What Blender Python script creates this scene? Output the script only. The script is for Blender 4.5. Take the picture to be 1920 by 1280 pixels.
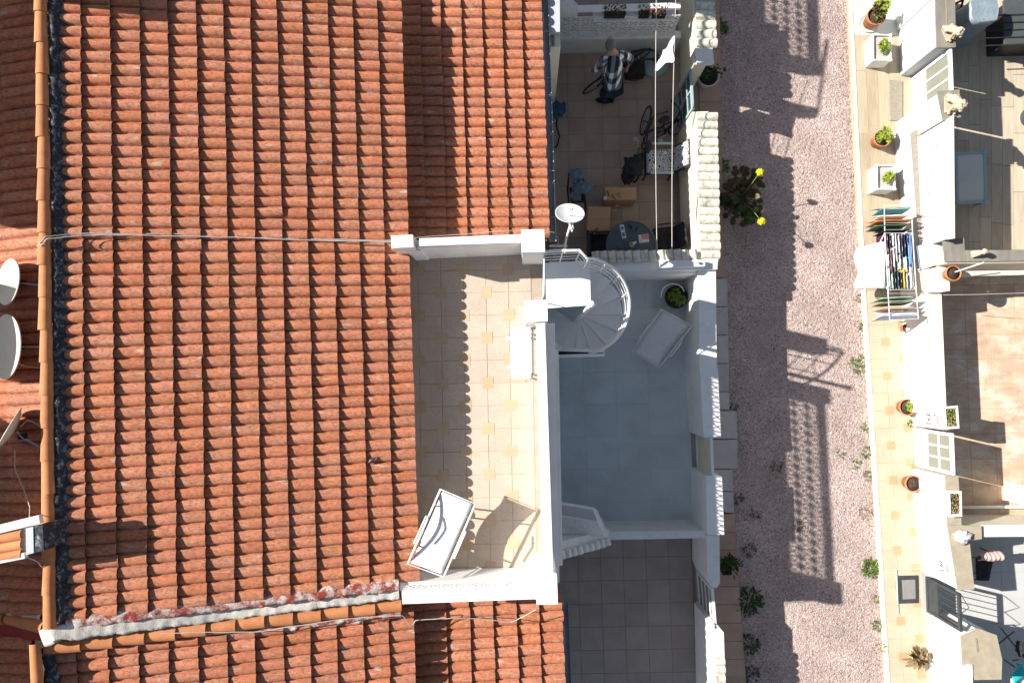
import bpy, bmesh, math, random
from mathutils import Vector, Matrix, noise
random.seed(7)
S = bpy.context.scene
for o in list(bpy.data.objects):
    bpy.data.objects.remove(o)
C = S.collection

# ---------------------------------------------------------------- camera
F_PX, CAM_H, NAD = 1280.0, 13.0, (990.0, 700.0)
_d = Vector((NAD[0]-960, -(NAD[1]-640), -F_PX)).normalized()
ZW = -_d
YW = (Vector((0, 1, 0)) - ZW*ZW.y).normalized()
XW = YW.cross(ZW)
cam_data = bpy.data.cameras.new('camera'); cam = bpy.data.objects.new('camera', cam_data); C.objects.link(cam)
cam_data.sensor_width = 36; cam_data.lens = 24; cam_data.clip_end = 400; cam_data.clip_start = 0.05
cam.matrix_world = Matrix.Translation((0, 0, CAM_H)) @ Matrix((XW, YW, ZW)).to_4x4()
S.camera = cam
S.render.resolution_x = 1024; S.render.resolution_y = 682

# ---------------------------------------------------------------- daylight
SUN_L = Vector((1.375, -0.32, -1.0)).normalized()     # the way the sunlight travels
sd = bpy.data.lights.new('sun', 'SUN'); sd.energy = 5.0; sd.angle = math.radians(0.5); sd.color = (1.0, 0.94, 0.85)
sun = bpy.data.objects.new('sun', sd); C.objects.link(sun)
sun.rotation_euler = SUN_L.to_track_quat('-Z', 'Y').to_euler(); sun.location = (-20, 5, 20)
w = bpy.data.worlds.new('World'); S.world = w; w.use_nodes = True
nt = w.node_tree; nt.nodes.clear()
sky = nt.nodes.new('ShaderNodeTexSky'); sky.sky_type = 'NISHITA'; sky.sun_disc = False
sky.sun_elevation = math.asin(-SUN_L.z); sky.sun_rotation = math.atan2(-SUN_L.x, -SUN_L.y)
bg = nt.nodes.new('ShaderNodeBackground'); bg.inputs[1].default_value = 0.051
wo = nt.nodes.new('ShaderNodeOutputWorld')
hsv = nt.nodes.new('ShaderNodeHueSaturation'); hsv.inputs['Saturation'].default_value = .72
nt.links.new(sky.outputs[0], hsv.inputs['Color']); nt.links.new(hsv.outputs[0], bg.inputs[0]); nt.links.new(bg.outputs[0], wo.inputs[0])
S.view_settings.view_transform = 'Standard'; S.view_settings.look = 'None'
S.view_settings.gamma = 1; S.view_settings.use_curve_mapping = False
S.view_settings.exposure = 1.03

# ---------------------------------------------------------------- helpers
def P(px, py, z=0.0):
    """the point at height z that stands at this place of the plan drawn over the photograph"""
    c = Vector((px-960, 640-py, -F_PX))
    d = Vector((XW.dot(c), YW.dot(c), ZW.dot(c)))
    t = (z-CAM_H)/d.z
    return Vector((d.x*t, d.y*t, z))

def link(o, parent=None):
    C.objects.link(o)
    if parent is not None: o.parent = parent
    return o

def origin(parent):
    while parent is not None:
        if parent.parent is None: return Vector(parent.location)
        parent = parent.parent
    return Vector((0, 0, 0))

def thing(name, label, cat, loc, group=None):
    o = bpy.data.objects.new(name, None); o.location = loc; o.empty_display_size = .1
    o['label'] = label; o['category'] = cat
    if group: o['group'] = group
    return link(o)

def tag(o, label, cat, group=None):
    o['label'] = label; o['category'] = cat
    if group: o['group'] = group
    return o

class MB:
    def __init__(s): s.v = []; s.f = []; s.m = []; s.s = []
    def add(s, vs, fs, mat=0, smooth=False):
        b = len(s.v); s.v += [tuple(v) for v in vs]
        for f in fs:
            s.f.append([b+i for i in f]); s.m.append(mat); s.s.append(smooth)
        return s
    def prism(s, poly, z0, z1, mat=0, mtop=None):
        n = len(poly)
        vs = [(p[0], p[1], z0) for p in poly]+[(p[0], p[1], z1) for p in poly]
        fs = [[i, (i+1) % n, n+(i+1) % n, n+i] for i in range(n)]
        s.add(vs, fs+[list(range(n))[::-1]], mat)
        s.add([(p[0], p[1], z1) for p in poly], [list(range(n))], mat if mtop is None else mtop)
        return s
    def slab(s, top, th, mat=0):
        n = len(top)
        vs = [Vector(p) for p in top]+[Vector(p)-Vector((0, 0, th)) for p in top]
        fs = [list(range(n)), [n+i for i in range(n)][::-1]]+[[i, n+i, n+(i+1) % n, (i+1) % n] for i in range(n)]
        return s.add(vs, fs, mat)
    def box(s, c, size, rz=0.0, mat=0, M=None):
        x, y, z = [k/2 for k in size]
        vs = [Vector((a*x, b*y, k*z)) for k in (-1, 1) for a, b in ((-1, -1), (1, -1), (1, 1), (-1, 1))]
        if M is None: M = Matrix.Translation(c) @ Matrix.Rotation(rz, 4, 'Z')
        vs = [M @ v for v in vs]
        return s.add(vs, [[0, 3, 2, 1], [4, 5, 6, 7], [0, 1, 5, 4], [1, 2, 6, 5], [2, 3, 7, 6], [3, 0, 4, 7]], mat)
    def bar(s, a, b, wd, ht, mat=0, up=Vector((0, 0, 1))):
        a = Vector(a); b = Vector(b); d = b-a; L = d.length
        if L < 1e-6: return s
        x = d/L; y = up.cross(x)
        if y.length < 1e-3: y = Vector((0, 1, 0)).cross(x)
        y.normalize(); z = x.cross(y)
        M = Matrix((x, y, z)).transposed().to_4x4(); M.translation = (a+b)/2
        return s.box(None, (L, wd, ht), mat=mat, M=M)
    def tube(s, pts, r, n=6, mat=0, closed=False, smooth=True):
        pts = [Vector(p) for p in pts]; k = len(pts); rings = []
        for i, p in enumerate(pts):
            if closed: t = pts[(i+1) % k]-pts[i-1]
            else: t = pts[min(i+1, k-1)]-pts[max(i-1, 0)]
            t.normalize()
            a = Vector((0, 0, 1)).cross(t)
            if a.length < .05: a = Vector((0, 1, 0)).cross(t)
            a.normalize(); b = t.cross(a)
            rr = r[i] if isinstance(r, (list, tuple)) else r
            rings.append([p+(a*math.cos(2*math.pi*j/n)+b*math.sin(2*math.pi*j/n))*rr for j in range(n)])
        vs = [v for q in rings for v in q]; fs = []
        for i in range(k if closed else k-1):
            i2 = (i+1) % k
            for j in range(n): fs.append([i*n+j, i*n+(j+1) % n, i2*n+(j+1) % n, i2*n+j])
        s.add(vs, fs, mat, smooth)
        if not closed:
            s.add(rings[0], [list(range(n))[::-1]], mat); s.add(rings[-1], [list(range(n))], mat)
        return s
    def lathe(s, c, prof, n=18, mat=0, M=None, smooth=True, sq=None):
        c = Vector(c); vs = []
        for r, z in prof:
            for j in range(n):
                a = 2*math.pi*(j+.5)/n; x, y = math.cos(a), math.sin(a)
                if sq: k = 1/max(abs(x), abs(y)); x *= k*sq[0]; y *= k*sq[1]
                v = Vector((x*r, y*r, z)); vs.append(c+(M @ v if M else v))
        k = len(prof)
        fs = [[i*n+j, i*n+(j+1) % n, (i+1)*n+(j+1) % n, (i+1)*n+j] for i in range(k-1) for j in range(n)]
        s.add(vs, fs, mat, smooth)
        s.add(vs[-n:], [list(range(n))], mat); s.add(vs[:n], [list(range(n))[::-1]], mat)
        return s
    def blob(s, c, rad, jit=.15, sub=2, mat=0, seed=0, smooth=True, M=None, freq=2.2):
        bm = bmesh.new(); bmesh.ops.create_icosphere(bm, subdivisions=sub, radius=1)
        vs = []
        for v in bm.verts:
            k = 1+jit*noise.noise(v.co*freq+Vector((seed*3.1, seed*1.7, 0)))*2
            q = Vector((v.co.x*rad[0]*k, v.co.y*rad[1]*k, v.co.z*rad[2]*k))
            vs.append(Vector(c)+(M @ q if M else q))
        fs = [[v.index for v in f.verts] for f in bm.faces]; bm.free()
        return s.add(vs, fs, mat, smooth)
    def leaf(s, c, d, ln, wd, mat=0, bend=.2, up=None):
        d = Vector(d).normalized(); a = d.cross(up or Vector((random.uniform(-.4, .4), random.uniform(-.4, .4), 1)))
        if a.length < .05: a = Vector((1, 0, 0))
        a.normalize(); c = Vector(c); u = a.cross(d)
        m = c+d*ln*.5+u*ln*bend*.4; e = c+d*ln-Vector((0, 0, ln*bend))
        return s.add([c, m+a*wd/2, e, m-a*wd/2], [[0, 1, 2], [0, 2, 3]], mat)
    def grid(s, fn, nu, nv, mat=0, smooth=True):
        vs = [fn(i/nu, j/nv) for i in range(nu+1) for j in range(nv+1)]
        fs = [[i*(nv+1)+j, (i+1)*(nv+1)+j, (i+1)*(nv+1)+j+1, i*(nv+1)+j+1] for i in range(nu) for j in range(nv)]
        return s.add(vs, fs, mat, smooth)
    def mesh(s, name, mats, off=Vector((0, 0, 0)), recalc=True):
        me = bpy.data.meshes.new(name)
        me.from_pydata([tuple(Vector(v)-off) for v in s.v], [], s.f)
        for m in (mats if isinstance(mats, (list, tuple)) else [mats]): me.materials.append(m)
        me.polygons.foreach_set('material_index', s.m); me.polygons.foreach_set('use_smooth', s.s)
        if recalc:
            bm = bmesh.new(); bm.from_mesh(me); bmesh.ops.recalc_face_normals(bm, faces=bm.faces); bm.to_mesh(me); bm.free()
        me.update(); return me
    def build(s, name, mats, parent=None, bevel=0, label=None, kind=None, thick=0):
        off = origin(parent)
        o = bpy.data.objects.new(name, s.mesh(name, mats, off, recalc=not thick)); link(o, parent)
        if bevel:
            b = o.modifiers.new('bevel', 'BEVEL'); b.width = bevel; b.segments = 2; b.limit_method = 'ANGLE'
        if thick:
            b = o.modifiers.new('thick', 'SOLIDIFY'); b.thickness = thick; b.offset = 0
        if label: o['label'] = label
        if kind: o['kind'] = kind
        return o

def PP(pts, z): return [P(x, y, z) for x, y in pts]

# ---------------------------------------------------------------- materials
def _n(nt, typ, **kw):
    n = nt.nodes.new(typ)
    for k, v in kw.items(): setattr(n, k, v)
    return n
def mat(name, c1, c2=None, scale=6, rough=.85, bump=.15, bscale=70, spec=.3, metal=0, rnd=0., stain=None, stain_amt=0.5,
        stain_scale=3, stain_lo=.55, speck=None, speck_scale=250, stretch=None, speck_lo=.6, bdist=.004, trans=0, alpha=1, hue=0):
    m = bpy.data.materials.new(name); m.use_nodes = True
    nt = m.node_tree; B = nt.nodes['Principled BSDF']; L = nt.links.new
    B.inputs['Roughness'].default_value = rough; B.inputs['Specular IOR Level'].default_value = spec
    B.inputs['Metallic'].default_value = metal
    if trans: B.inputs['Transmission Weight'].default_value = trans
    geo = _n(nt, 'ShaderNodeNewGeometry'); mp = _n(nt, 'ShaderNodeMapping')
    if stretch: mp.inputs['Scale'].default_value = stretch
    L(geo.outputs['Position'], mp.inputs['Vector'])
    def nz(sc, det=5, ro=.6):
        q = _n(nt, 'ShaderNodeTexNoise'); q.inputs['Scale'].default_value = sc; q.inputs['Detail'].default_value = det
        q.inputs['Roughness'].default_value = ro; L(mp.outputs[0], q.inputs['Vector']); return q.outputs['Fac']
    def mix(f, a, b, mode='MIX'):
        x = _n(nt, 'ShaderNodeMix', data_type='RGBA', blend_type=mode)
        if isinstance(f, float): x.inputs[0].default_value = f
        else: L(f, x.inputs[0])
        for i, q in ((6, a), (7, b)):
            if isinstance(q, tuple): x.inputs[i].default_value = (*q, 1)
            else: L(q, x.inputs[i])
        return x.outputs[2]
    def ramp(f, lo, hi, a=0., b=1.):
        r = _n(nt, 'ShaderNodeMapRange'); L(f, r.inputs[0]); r.inputs[1].default_value = lo; r.inputs[2].default_value = hi
        r.inputs[3].default_value = a; r.inputs[4].default_value = b; return r.outputs[0]
    c2 = c2 or tuple(k*.8 for k in c1)
    col = mix(ramp(nz(scale), .35, .65), c1, c2)
    if speck: col = mix(ramp(nz(speck_scale, 2, .5), speck_lo, speck_lo+.06), col, speck)
    if stain: col = mix(ramp(nz(stain_scale, 8, .75), stain_lo, stain_lo+.15, 0, stain_amt), col, stain)
    if rnd:
        oi = _n(nt, 'ShaderNodeObjectInfo'); ad = _n(nt, 'ShaderNodeMath', operation='ADD')
        L(oi.outputs['Random'], ad.inputs[0]); L(geo.outputs['Random Per Island'], ad.inputs[1])
        fr = _n(nt, 'ShaderNodeMath', operation='FRACT'); L(ad.outputs[0], fr.inputs[0])
        wn = _n(nt, 'ShaderNodeTexWhiteNoise', noise_dimensions='1D'); L(fr.outputs[0], wn.inputs['W'])
        hs = _n(nt, 'ShaderNodeHueSaturation'); L(col, hs.inputs['Color'])
        L(ramp(wn.outputs['Value'], 0, 1, 1-rnd, 1+rnd), hs.inputs['Value'])
        if hue:
            sp = _n(nt, 'ShaderNodeSeparateColor'); L(wn.outputs['Color'], sp.inputs[0])
            L(ramp(sp.outputs[1], 0, 1, .5-hue, .5+hue), hs.inputs['Hue'])
            L(ramp(sp.outputs[2], 0, 1, .92, 1.03), hs.inputs['Saturation'])
        col = hs.outputs[0]
    L(col, B.inputs['Base Color'])
    if bump:
        b = _n(nt, 'ShaderNodeBump'); b.inputs['Strength'].default_value = bump; b.inputs['Distance'].default_value = bdist
        L(nz(bscale, 4), b.inputs['Height']); L(b.outputs[0], B.inputs['Normal'])
    
    return m

M = {}
M['tile'] = mat('clay_roof_tile', (.50, .172, .090), (.40, .144, .080), 9, .85, .35, 90, .2, rnd=.10, hue=.0025, stain=(.36, .27, .18), stain_amt=.4,
                stain_scale=7, stain_lo=.6, speck=(.18, .10, .055), speck_scale=160, speck_lo=.68, bdist=.006)
M['tile_cap'] = mat('clay_ridge_tile', (.54, .225, .095), (.45, .18, .08), 9, .8, .35, 90, .25, rnd=.10, stain=(.10, .06, .04), stain_amt=.75, stain_scale=13, stain_lo=.60)
M['red_paint'] = mat('red_waterproof_paint', (.33, .045, .035), (.24, .04, .03), 9, .8, .3, 40)
M['red_flaky'] = mat('flaking_red_paint', (.30, .05, .035), (.24, .045, .035), 9, .85, .5, 40, bdist=.01, stain=(.60, .56, .51), stain_amt=.95, stain_scale=8, stain_lo=.44)
M['tar'] = mat('tarry_mortar', (.016, .018, .022), (.05, .06, .075), 22, .8, .9, 45, bdist=.02, stain=(.34, .39, .46), stain_amt=.9, stain_scale=13, stain_lo=.53)
M['tile_end_shade'] = mat('painted_tile_end_shade', (.05, .032, .026), (.03, .02, .018), 30, .95, .4, 60)  # near-black colour paints the shade into the lower tile ends
M['mortar'] = mat('weathered_mortar', (.66, .63, .58), (.44, .41, .37), 7, .9, .6, 60, bdist=.01, stain=(.27, .10, .075), stain_amt=.6, stain_scale=5, stain_lo=.60)
M['white'] = mat('white_masonry_paint', (.82, .82, .81), (.77, .77, .765), 3, .85, .2, 60, stain=(.58, .58, .55), stain_amt=.45, stain_scale=3.2, stain_lo=.52, stretch=(1, 1, .45))
M['white_worn'] = mat('worn_white_paint', (.76, .76, .74), (.68, .68, .66), 6, .85, .25, 90, stain=(.30, .31, .29), stain_amt=.6, stain_scale=12, stain_lo=.6)
M['white_metal'] = mat('white_metal_paint', (.78, .79, .79), (.72, .73, .74), 3, .45, 0)
M['plastic_white'] = mat('white_plastic', (.80, .80, .79), (.78, .78, .77), 3, .4, 0)
M['sling'] = mat('white_sling_fabric', (.76, .77, .76), (.72, .73, .73), 5, .8, .1, 300)
M['cream'] = mat('cream_masonry_paint', (.78, .72, .58), (.72, .66, .52), 4, .85, .15, 100, stain=(.45, .38, .28), stain_amt=.5, stain_scale=5, stain_lo=.62)
M['cream_cap'] = mat('cream_cap_tile', (.70, .68, .60), (.60, .585, .50), 10, .85, .3, 80, stain=(.20, .20, .14), stain_amt=.75, stain_scale=9, stain_lo=.50, rnd=.06)
M['beige'] = mat('beige_render', (.50, .44, .33), (.42, .37, .28), 5, .9, .2, 90)
M['pale_grey'] = mat('pale_grey_paint', (.44, .465, .49), (.42, .445, .47), 3, .85, .1, 90)
M['lid'] = mat('worn_grey_lid', (.24, .235, .23), (.20, .195, .19), 9, .8, .3, 80)
M['grey_stone'] = mat('grey_stone_coping', (.25, .235, .20), (.18, .17, .15), 8, .85, .25, 60, stretch=(1, .25, 1), stain=(.16, .15, .14), stain_amt=.6, stain_scale=9)
M['concrete'] = mat('sandy_concrete', (.38, .335, .25), (.31, .27, .205), 7, .9, .3, 80, stain=(.44, .37, .24), stain_amt=.6, stain_scale=5)
M['granite'] = mat('speckled_floor_tile', (.50, .415, .34), (.45, .37, .305), 5, .75, .1, 80, speck=(.34, .26, .22), speck_scale=120, speck_lo=.57, rnd=.03)
M['accent'] = mat('tan_accent_tile', (.47, .355, .24), (.43, .325, .215), 5, .75, .1, 80, rnd=.05)
M['grout'] = mat('grout', (.42, .34, .27), None, 5, .95, .2)
M['tan'] = mat('tan_pavement_tile', (.50, .415, .31), (.46, .38, .285), 4, .8, .1, 80, rnd=.03, speck=(.34, .24, .15), speck_scale=120, speck_lo=.62)
M['orange_accent'] = mat('orange_accent_tile', (.47, .32, .19), (.43, .29, .17), 5, .8, .1, 80, rnd=.05)
M['tan_grout'] = mat('tan_grout', (.45, .36, .26), None, 5, .95, .2)
M['slab_grey'] = mat('pale_pavement_slab', (.46, .44, .42), (.40, .385, .37), 5, .85, .15, 80, rnd=.05)
M['slab_brown'] = mat('brown_pavement_slab', (.44, .31, .24), (.38, .27, .21), 5, .85, .15, 80, rnd=.07)
M['white_slab'] = mat('white_pavement_slab', (.50, .53, .50), (.47, .50, .47), 5, .7, .1, 80, rnd=.03)
M['plank'] = mat('wood_look_plank', (.43, .355, .26), (.35, .285, .20), 5, .7, .2, 50, stretch=(4, .5, 1), rnd=.10, stain=(.46, .39, .29), stain_scale=4)
M['plank_grey'] = mat('greige_wood_plank', (.53, .455, .35), (.43, .365, .275), 5, .6, .2, 50, stretch=(4, .5, 1), rnd=.09)
M['wood_ledge'] = mat('grey_wood_look_tile', (.30, .27, .22), (.22, .20, .17), 8, .8, .2, 50, stretch=(1.5, 5, 1))
M['terracotta'] = mat('mottled_stone_tile', (.60, .45, .33), (.45, .32, .225), 3, .55, .15, 60, rnd=.06, stain=(.66, .62, .54), stain_amt=.8, stain_scale=2.2, stain_lo=.5, stretch=(1, 1.6, 1))
M['terra_grout'] = mat('stone_tile_grout', (.47, .35, .25), None, 5, .95, .2)
M['blue_floor'] = mat('blue_grey_floor_tile', (.56, .625, .64), (.52, .585, .60), 2.5, .7, .08, 90, rnd=.025, stain=(.42, .46, .47), stain_amt=.5, stain_scale=1.3, stain_lo=.50)
M['brown_floor'] = mat('brown_floor_tile', (.40, .31, .25), (.33, .26, .21), 3, .75, .12, 80, rnd=.08)
M['brown_floor2'] = mat('dark_brown_floor_tile', (.32, .28, .255), (.27, .235, .215), 3, .75, .12, 80, rnd=.06)
M['grey_floor'] = mat('pale_grey_floor_tile', (.46, .47, .465), (.43, .44, .435), 3, .7, .08, 90, rnd=.02)
M['dark_grout'] = mat('dark_grout', (.22, .185, .16), None, 5, .95, .2)
M['black'] = mat('black_plastic', (.018, .018, .02), (.03, .03, .032), 8, .5, .1, 60)
M['rubber'] = mat('black_rubber', (.02, .02, .02), (.03, .03, .03), 9, .8, .2, 90)
M['black_cloth'] = mat('black_cloth', (.02, .02, .023), (.035, .035, .04), 9, .9, .5, 60, bdist=.02)
M['iron'] = mat('dark_iron_paint', (.035, .04, .045), (.05, .055, .06), 9, .5, 0)
M['steel'] = mat('galvanised_steel', (.42, .44, .46), (.34, .36, .38), 9, .4, .1, 60, metal=.6)
M['gutter'] = mat('grey_zinc_gutter', (.30, .38, .44), (.24, .31, .36), 9, .5, .1, 60, metal=.2)
M['clay'] = mat('terracotta_pot', (.44, .165, .065), (.38, .14, .06), 9, .8, .2, 80, stain=(.6, .5, .42), stain_scale=8, stain_amt=.6)
M['soil'] = mat('potting_soil', (.035, .025, .02), (.08, .06, .045), 40, .95, .9, 60, bdist=.02)
M['leaf'] = mat('succulent_leaf', (.36, .42, .04), (.17, .25, .03), 8, .5, 0, rnd=.35, hue=.03)
M['leaf_dark'] = mat('dark_green_leaf', (.05, .10, .02), (.03, .06, .015), 8, .55, 0, rnd=.35, hue=.03)
M['leaf_mid'] = mat('green_weed_leaf', (.13, .22, .035), (.07, .13, .025), 8, .6, 0, rnd=.35, hue=.02)
M['leaf_brown'] = mat('brown_succulent_leaf', (.12, .08, .035), (.06, .055, .02), 8, .6, 0, rnd=.4, hue=.04)
M['dry'] = mat('dry_leaf', (.34, .25, .14), (.24, .17, .09), 8, .8, 0, rnd=.3, hue=.02)
M['yellow'] = mat('yellow_petal', (.80, .74, .02), (.75, .62, .01), 9, .6, 0)
M['red_flower'] = mat('dark_red_petal', (.20, .012, .02), (.12, .01, .015), 9, .7, 0, rnd=.3)
M['card'] = mat('corrugated_cardboard', (.44, .27, .155), (.40, .245, .14), 5, .85, .1, 90)
M['glass_dark'] = mat('smoked_glass', (.035, .05, .06), (.03, .045, .055), 3, .12, 0, spec=.6)
M['fog_glass'] = mat('frosted_pane', (.21, .22, .18), (.19, .20, .165), 3, .25, 0, spec=.5)
M['sky_paint'] = mat('pale_blue_metal_paint', (.32, .42, .44), (.28, .38, .40), 3, .5, 0)
M['skin'] = mat('skin', (.50, .27, .18), (.46, .24, .16), 8, .55, 0)
M['hair'] = mat('short_grey_hair', (.10, .10, .085), (.20, .20, .18), 60, .9, .6, 150)
M['jeans'] = mat('dark_blue_trousers', (.012, .02, .035), (.02, .03, .05), 8, .9, .2, 90)
M['shoe'] = mat('black_shoe', (.015, .014, .013), None, 8, .7, 0)
M['rope'] = mat('grey_cord', (.55, .52, .48), (.45, .43, .40), 9, .8, 0)
M['cable'] = mat('weathered_white_cable', (.55, .52, .48), (.42, .40, .37), 9, .8, 0)
M['dish'] = mat('cream_dish_enamel', (.60, .58, .50), (.57, .55, .47), 3, .4, 0)
M['dish_grey'] = mat('pale_dish_enamel', (.58, .62, .62), (.54, .58, .58), 3, .4, 0)
M['lion'] = mat('cast_cream_stone', (.50, .43, .31), (.42, .36, .26), 14, .9, .5, 70, bdist=.01)
def add_streaks(m, col, lo, scl, amt):
    nt = m.node_tree; L = nt.links.new; B = nt.nodes['Principled BSDF']; src = B.inputs['Base Color'].links[0].from_socket
    g = _n(nt, 'ShaderNodeNewGeometry'); mp = _n(nt, 'ShaderNodeMapping'); mp.inputs['Scale'].default_value = scl; L(g.outputs['Position'], mp.inputs[0])
    q = _n(nt, 'ShaderNodeTexNoise'); q.inputs['Scale'].default_value = 1; q.inputs['Detail'].default_value = 6; q.inputs['Roughness'].default_value = .7; L(mp.outputs[0], q.inputs['Vector'])
    r = _n(nt, 'ShaderNodeMapRange'); r.inputs[1].default_value = lo; r.inputs[2].default_value = lo+.07; r.inputs[4].default_value = amt; L(q.outputs['Fac'], r.inputs[0])
    x = _n(nt, 'ShaderNodeMix', data_type='RGBA'); L(r.outputs[0], x.inputs[0]); L(src, x.inputs[6]); x.inputs[7].default_value = (*col, 1); L(x.outputs[2], B.inputs['Base Color'])
add_streaks(M['tile'], (.52, .34, .26), .565, (4, 85, 40), .75)
add_streaks(M['tile'], (.15, .095, .045), .505, (20, 36, 30), .6)
add_streaks(M['tile'], (.48, .42, .34), .61, (3.0, 8, 8), .7)
add_streaks(M['tile'], (.34, .22, .04), .62, (7, 14, 14), .6)
def solid(name, c, rough=.8, rnd=0): return mat(name, c, tuple(k*.85 for k in c), 10, rough, .15, 120, rnd=rnd)
# ================================================================ GROUND AND SETTING
def structure(name, mb, mats, parent=None):
    o = mb.build(name, mats, parent)
    if parent is None: o['kind'] = 'structure'
    return o

def gravel_material():
    m = bpy.data.materials.new('pink_gravel'); m.use_nodes = True; nt = m.node_tree; L = nt.links.new
    B = nt.nodes['Principled BSDF']; B.inputs['Roughness'].default_value = .9
    g = _n(nt, 'ShaderNodeNewGeometry')
    v = _n(nt, 'ShaderNodeTexVoronoi'); v.inputs['Scale'].default_value = 50; L(g.outputs['Position'], v.inputs['Vector'])
    v2 = _n(nt, 'ShaderNodeTexVoronoi'); v2.inputs['Scale'].default_value = 17; L(g.outputs['Position'], v2.inputs['Vector'])
    cr = _n(nt, 'ShaderNodeValToRGB'); e = cr.color_ramp.elements
    e[0].position = 0; e[0].color = (.17, .128, .12, 1); e[1].position = 1; e[1].color = (.62, .525, .49, 1)
    for p, c in ((.2, (.36, .275, .258, 1)), (.55, (.47, .375, .353, 1)), (.8, (.385, .30, .28, 1))):
        q = e.new(p); q.color = c
    sp = _n(nt, 'ShaderNodeSeparateColor'); L(v.outputs['Color'], sp.inputs[0]); L(sp.outputs[0], cr.inputs[0])
    n = _n(nt, 'ShaderNodeTexNoise'); n.inputs['Scale'].default_value = 1.3; n.inputs['Detail'].default_value = 6; L(g.outputs['Position'], n.inputs['Vector'])
    mx = _n(nt, 'ShaderNodeMix', data_type='RGBA', blend_type='MULTIPLY'); mx.inputs[0].default_value = 1
    mr = _n(nt, 'ShaderNodeMapRange'); mr.inputs[1].default_value = .3; mr.inputs[2].default_value = .7; mr.inputs[3].default_value = .74; mr.inputs[4].default_value = 1.06
    L(n.outputs['Fac'], mr.inputs[0]); L(cr.outputs[0], mx.inputs[6]); L(mr.outputs[0], mx.inputs[7]); L(mx.outputs[2], B.inputs['Base Color'])
    b = _n(nt, 'ShaderNodeBump'); b.inputs['Strength'].default_value = .8; b.inputs['Distance'].default_value = .012; b.invert = True
    ad = _n(nt, 'ShaderNodeMath', operation='ADD'); L(v.outputs['Distance'], ad.inputs[0]); L(v2.outputs['Distance'], ad.inputs[1])
    L(ad.outputs[0], b.inputs['Height']); L(b.outputs[0], B.inputs['Normal'])
    return m
M['gravel'] = gravel_material()
M['stone'] = mat('gravel_stone', (.50, .40, .37), (.36, .28, .26), 20, .9, .2, 90, rnd=.35)
structure('ground', MB().add([(-60, -60, -.004), (60, -60, -.004), (60, 60, -.004), (-60, 60, -.004)], [[0, 1, 2, 3]]), M['gravel'])
# loose stones that stand proud of the alley
g = MB(); rs = random.Random(3)
for k in range(9000):
    x = rs.uniform(1345, 1650); y = rs.uniform(-30, 1310)
    if x < 1350+50*y/1280 or x > 1590+75*y/1280: continue
    p = P(x, y, 0); r = rs.uniform(.006, .015)*(1.5 if rs.random() < .05 else 1)
    a = rs.random()*6.3; ca, sa = math.cos(a), math.sin(a); e = rs.uniform(.6, 1)
    vs = [(p.x+r*(ca*i-sa*j*e), p.y+r*(sa*i+ca*j*e), z*r) for i, j, z in ((1, 0, 0), (.2, 1, .1), (-.9, .5, 0), (-.6, -.8, .1), (.5, -.9, 0), (.3, .1, .8), (-.3, -.1, .75))]
    g.add(vs, [[0, 1, 5], [1, 6, 5], [1, 2, 6], [2, 3, 6], [3, 4, 6], [4, 5, 6], [4, 0, 5]])
o = g.build('loose_gravel', M['stone']); o['kind'] = 'stuff'; tag(o, 'loose pink and grey stones lying over the gravel alley', 'gravel')

# ================================================================ ROOF TILES
def tile_mesh(name, pitch, ex, mats, rise=.036, hump=.043, seed=0, low=True):
    b = MB(); n = 6; rr = random.Random(seed); Ls = ex+.035
    def section(x, r, z0):
        q = [Vector((x, -pitch/2-.002, z0-.010))]
        for k in range(n+1):
            a = math.pi*k/n; q.append(Vector((x, -math.cos(a)*r, z0+math.sin(a)*hump*(r/.068))))
        q.append(Vector((x, pitch/2+.002, z0-.010))); return q
    A = section(-.02, .062, -.012); Bs = section(Ls, .068+rr.uniform(-.002, .002), rise); mid = section(ex*.5, .066, rise*.42)
    m = len(A); vs = A+mid+Bs
    b.add(vs, [[i, i+1, m+i+1, m+i] for i in range(m-1)]+[[m+i, m+i+1, 2*m+i+1, 2*m+i] for i in range(m-1)], 0, True)
    lo = [Vector((v.x-.002, v.y, v.z-.034)) for v in Bs]
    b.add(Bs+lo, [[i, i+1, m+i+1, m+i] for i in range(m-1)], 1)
    b.add([A[0], Bs[0], Vector((Ls, -pitch/2-.002, -.03)), Vector((0, -pitch/2-.002, -.03))], [[0, 1, 2, 3]])
    return b

class RoofPlane:
    """O = upper north corner, u = downhill, v = along the ridge (towards the south)"""
    def __init__(s, O, u_end, v_dir, pitch, courses):
        s.O = O; s.v = (v_dir-Vector((0, 0, v_dir.z))).normalized()
        d = u_end-O; d -= s.v*d.dot(s.v); s.len = d.length; s.u = d.normalized()
        s.n = s.u.cross(s.v); 
        if s.n.z < 0: s.n = -s.n
        s.pitch = pitch; s.nc = courses; s.ex = s.len/courses
    def at(s, a, b, h=0): return s.O+s.u*a+s.v*b+s.n*h

def world_to_px(p):
    d = p-Vector((0, 0, CAM_H)); c = XW*d.x+YW*d.y+ZW*d.z   # columns of the rotation
    return 960+F_PX*c.x/-c.z, 640-F_PX*c.y/-c.z
# (XW,YW,ZW are rows of world<-cam, so cam = rows^T * world)

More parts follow.
